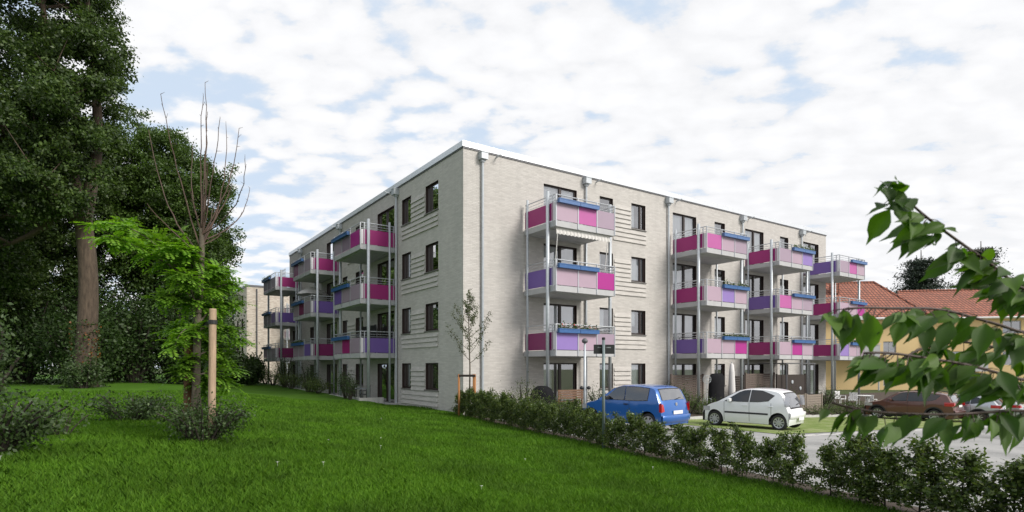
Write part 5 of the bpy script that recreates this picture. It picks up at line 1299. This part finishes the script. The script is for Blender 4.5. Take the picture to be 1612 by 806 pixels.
arms = [((311, 470), (235, 340), (150, 352), -.1), ((312, 450), (220, 380), (165, 372), -.5), ((311, 480), (240, 400), (190, 345), .3), ((313, 450), (270, 370), (225, 372), .4), ((314, 430), (290, 370), (262, 392), -.3),
        ((312, 510), (350, 460), (372, 480), .5), ((312, 520), (345, 500), (385, 540), .5), ((311, 560), (340, 540), (368, 585), .6), ((311, 540), (285, 500), (262, 520), .3), ((312, 500), (280, 450), (255, 470), -.35),
        ((312, 590), (345, 580), (360, 610), .6), ((313, 440), (340, 410), (352, 430), .3), ((311, 600), (322, 600), (328, 628), .5), ((311, 560), (290, 560), (283, 590), -.2), ((313, 470), (345, 440), (378, 450), .4), ((312, 540), (330, 520), (350, 560), .5)]
arms += [((312, 530), (290, 500), (275, 545), -.5), ((312, 480), (330, 470), (345, 520), .6), ((312, 490), (300, 450), (285, 430), -.4), ((313, 460), (300, 400), (282, 365), .1)]
for ai, (a, b, c, dy) in enumerate(arms):
    A, Bm, C_ = pt(*a), pt(*b, dy*.6), pt(*c, dy*1.3); P = [A*(1-t)**2+Bm*2*t*(1-t)+C_*t*t for t in [i/10 for i in range(11)]]
    m.tube(P, [.014*(1-i/11)+.003 for i in range(11)], 6, caps=False)
    for i in range(2, 11):
        for _ in range(9 if ai < 5 else 8):
            d = Vector((rr.uniform(-1, 1), rr.uniform(-1, 1), rr.uniform(-.35, .5))); comp_leaf(P[i]+Vector((rr.uniform(-.04, .04),)*3), d, rr.uniform(.17, .29), rr)
m.build('branch', X['barky'], o, smooth=True)
np_mesh('leaves', np.array(LV), np.array(LQ), X['l_rob'], o)
def stake(label, px, Y, pyt, r_, mat):
    p = at(px, pyt, Y); x, y, zt = p; zb = lz(x, y)
    s_ = thing('tree_stake', label, 'stake', (x, y, zb), 'round stakes holding the robinia'); m = MB(); m.tube([(x-.02, y, zb-.1), (x, y, zt-.02), (x, y, zt)], [r_*1.05, r_, r_*.9], 14); m.build('post', mat, s_, smooth=False); return s_
s1 = stake('pale brown round stake right of the robinia trunk with black strap', 335, 8.85, 486, .052, X['stake'])
s2 = stake('dark brown round stake left of the robinia trunk', 297, 9.2, 530, .062, X['stakedk'])
p = at(335, 507, 8.85); m = MB(); m.lathe(p, (0, 0, 1), [(-.03, .058), (-.03, .064), (.03, .064), (.03, .058)], 14)
q = at(311, 512, 9.05); m.box((0, 0, 0), (1, .012, .055), lambda a, b, z_: tuple(Vector(p)*(1-a)+Vector(q)*a+Vector((-.03*(1-a), b, z_-.03))))
m.build('strap', X['black'], s1)

# ---- cherry tree: trunk right of the picture, four long leafy branches reaching in
tx, ty = 2.75, 2.25; tz = lz(tx, ty)
o = thing('cherry_tree', 'large leaved cherry tree reaching in from the right edge, close to the camera', 'tree', (tx, ty, tz))
m = MB(); m.tube([(tx, ty, tz-.2), (tx+.05, ty+.03, 1.4), (tx, ty, 2.4), (tx+.1, ty, 3.6)], [.11, .09, .075, .04], 12); m.build('trunk', X['cherrybark'], o, smooth=True)
BR_ = [[(1700, 500, 1.9), (1612, 462, 1.62), (1582, 433, 1.58), (1554, 411, 1.55), (1520, 388, 1.52), (1485, 363, 1.5), (1450, 335, 1.47), (1424, 313, 1.45), (1411, 294, 1.44)],
       [(1700, 560, 1.9), (1612, 527, 1.55), (1577, 511, 1.52), (1537, 502, 1.5), (1491, 487, 1.47), (1440, 484, 1.45), (1400, 487, 1.43), (1360, 482, 1.42), (1328, 487, 1.42)],
       [(1700, 640, 1.9), (1612, 600, 1.5), (1582, 590, 1.47), (1548, 580, 1.45), (1508, 571, 1.42), (1468, 565, 1.4), (1430, 560, 1.38), (1395, 553, 1.37), (1360, 556, 1.36)],
       [(1700, 690, 1.9), (1640, 650, 1.6), (1590, 645, 1.52), (1560, 649, 1.5), (1500, 653, 1.47), (1430, 652, 1.46), (1390, 650, 1.45), (1350, 646, 1.45), (1310, 634, 1.44)],
       [(1720, 540, 1.9), (1640, 560, 1.75), (1600, 545, 1.7), (1560, 548, 1.68), (1520, 535, 1.66), (1480, 540, 1.64), (1450, 548, 1.62), (1425, 560, 1.6), (1410, 575, 1.6)]]
CV, CQ = [], []
def cherry_leaf(p, d, nrm, L, rng):
    d = d.normalized(); s_ = d.cross(nrm); 
    if s_.length < .05: s_ = d.orthogonal()
    s_.normalize(); u = s_.cross(d); prof = [0, .52, .88, 1., .92, .66, .26, 0.01]; n = len(CV); W_ = L*rng.uniform(.21, .27); curl = rng.uniform(.05, .35); fold = rng.uniform(.15, .55); tw = rng.uniform(-.4, .4)
    for i, w_ in enumerate(prof):
        f_ = i/7; c = p+d*L*f_-u*(curl*L*f_*f_)
        if i == 7: c += d*L*.10
        ss = (s_*math.cos(tw*f_)+u*math.sin(tw*f_)); wob = 1+.06*math.sin(i*2.3+L*90)
        CV.extend([tuple(c-ss*W_*w_*wob+u*W_*w_*fold), tuple(c-ss*W_*w_*.5+u*W_*w_*fold*.42), tuple(c), tuple(c+ss*W_*w_*.5+u*W_*w_*fold*.42), tuple(c+ss*W_*w_*wob+u*W_*w_*fold)])
    for i in range(7):
        for j in range(4): a = n+i*5+j; CQ.append((a, a+5, a+6, a+1))
rr = random.Random(21)
for bi, pl in enumerate(BR_):
    P = [at(*q) for q in pl]
    P[0] = Vector((tx, ty, [3.0, 2.5, 2.0, 1.7, 2.3][bi]))
    D = []
    for a, b in zip(P[:-1], P[1:]):
        n = max(2, int((b-a).length/.03))
        for i in range(n): D.append(a.lerp(b, i/n))
    D.append(P[-1])
    for _ in range(3): D = [D[0]]+[(D[i-1]+D[i]*2+D[i+1])/4 for i in range(1, len(D)-1)]+[D[-1]]
    m = MB(); m.tube(D, [.0075*(1-.80*i/len(D))+.0012 for i in range(len(D))], 8, caps=True)
    gap = [.017, .022, .018, .026, .035][bi]; acc = 0; i0 = None
    dens_ = [5, 3, 4, 3, 3][bi]
    for i in range(2, len(D)):
        acc += (D[i]-D[i-1]).length
        if D[i].x/D[i].y > .93: continue
        if acc > gap:
            acc = 0; d0 = (D[i]-D[i-1]).normalized()
            for _ in range(dens_ if rr.random() < .8 else 1):
                lat = Vector((rr.uniform(-1, 1), rr.uniform(-1, 1), rr.uniform(-.5, .5)))
                st = D[i]+(d0*.2+lat*.6+Vector((0, 0, -.3))).normalized()*rr.uniform(.02, .045)
                m.tube([D[i], (D[i]+st)/2+Vector((0, 0, .004)), st], .0011, 4, caps=False)
                dd = d0*rr.uniform(.3, 1.2)+Vector((rr.uniform(-.8, .6), rr.uniform(-.8, .8), rr.uniform(-1.15, -.1)-(.5 if bi == 3 else 0)))
                nr = Vector((rr.uniform(-.5, .5), rr.uniform(-1.0, .2), rr.uniform(.1, 1.1)))
                cherry_leaf(st, dd, nr, rr.choice([rr.uniform(.035, .06), rr.uniform(.06, .1), rr.uniform(.06, .1)])*(.86 if bi == 3 else 1), rr)
    m.build('branch', X['cherrybark'], o, smooth=True)
lv = np_mesh('leaves', np.array(CV), np.array(CQ), X['l_cherry'], o, smooth=True)
# upright shoot crossing in front of the bonnet level, few daisies in the lawn
g = np.random.default_rng(77)
dn = 16; xx = g.uniform(-7, 5, dn); yy = g.uniform(5, 20, dn); ok = np.minimum(hedge_dist(xx, yy), facade_v(xx, yy)) > .3; xx, yy = xx[ok], yy[ok]
m = MB()
for x, y in zip(xx, yy):
    z = lz(x, y)+.09
    for k in range(6): a = k*1.047; m.face([(x, y, z), (x+.016*math.cos(a-.3), y+.016*math.sin(a-.3), z+.004), (x+.021*math.cos(a), y+.021*math.sin(a), z+.006), (x+.016*math.cos(a+.3), y+.016*math.sin(a+.3), z+.004)])
    m.tube([(x, y, z-.09), (x, y, z)], .0015, 4)
tag(m.build('daisies', X['petalw']), 'tiny white daisies dotted in the lawn', 'flowers', kind='stuff')
bpy.context.view_layer.update()
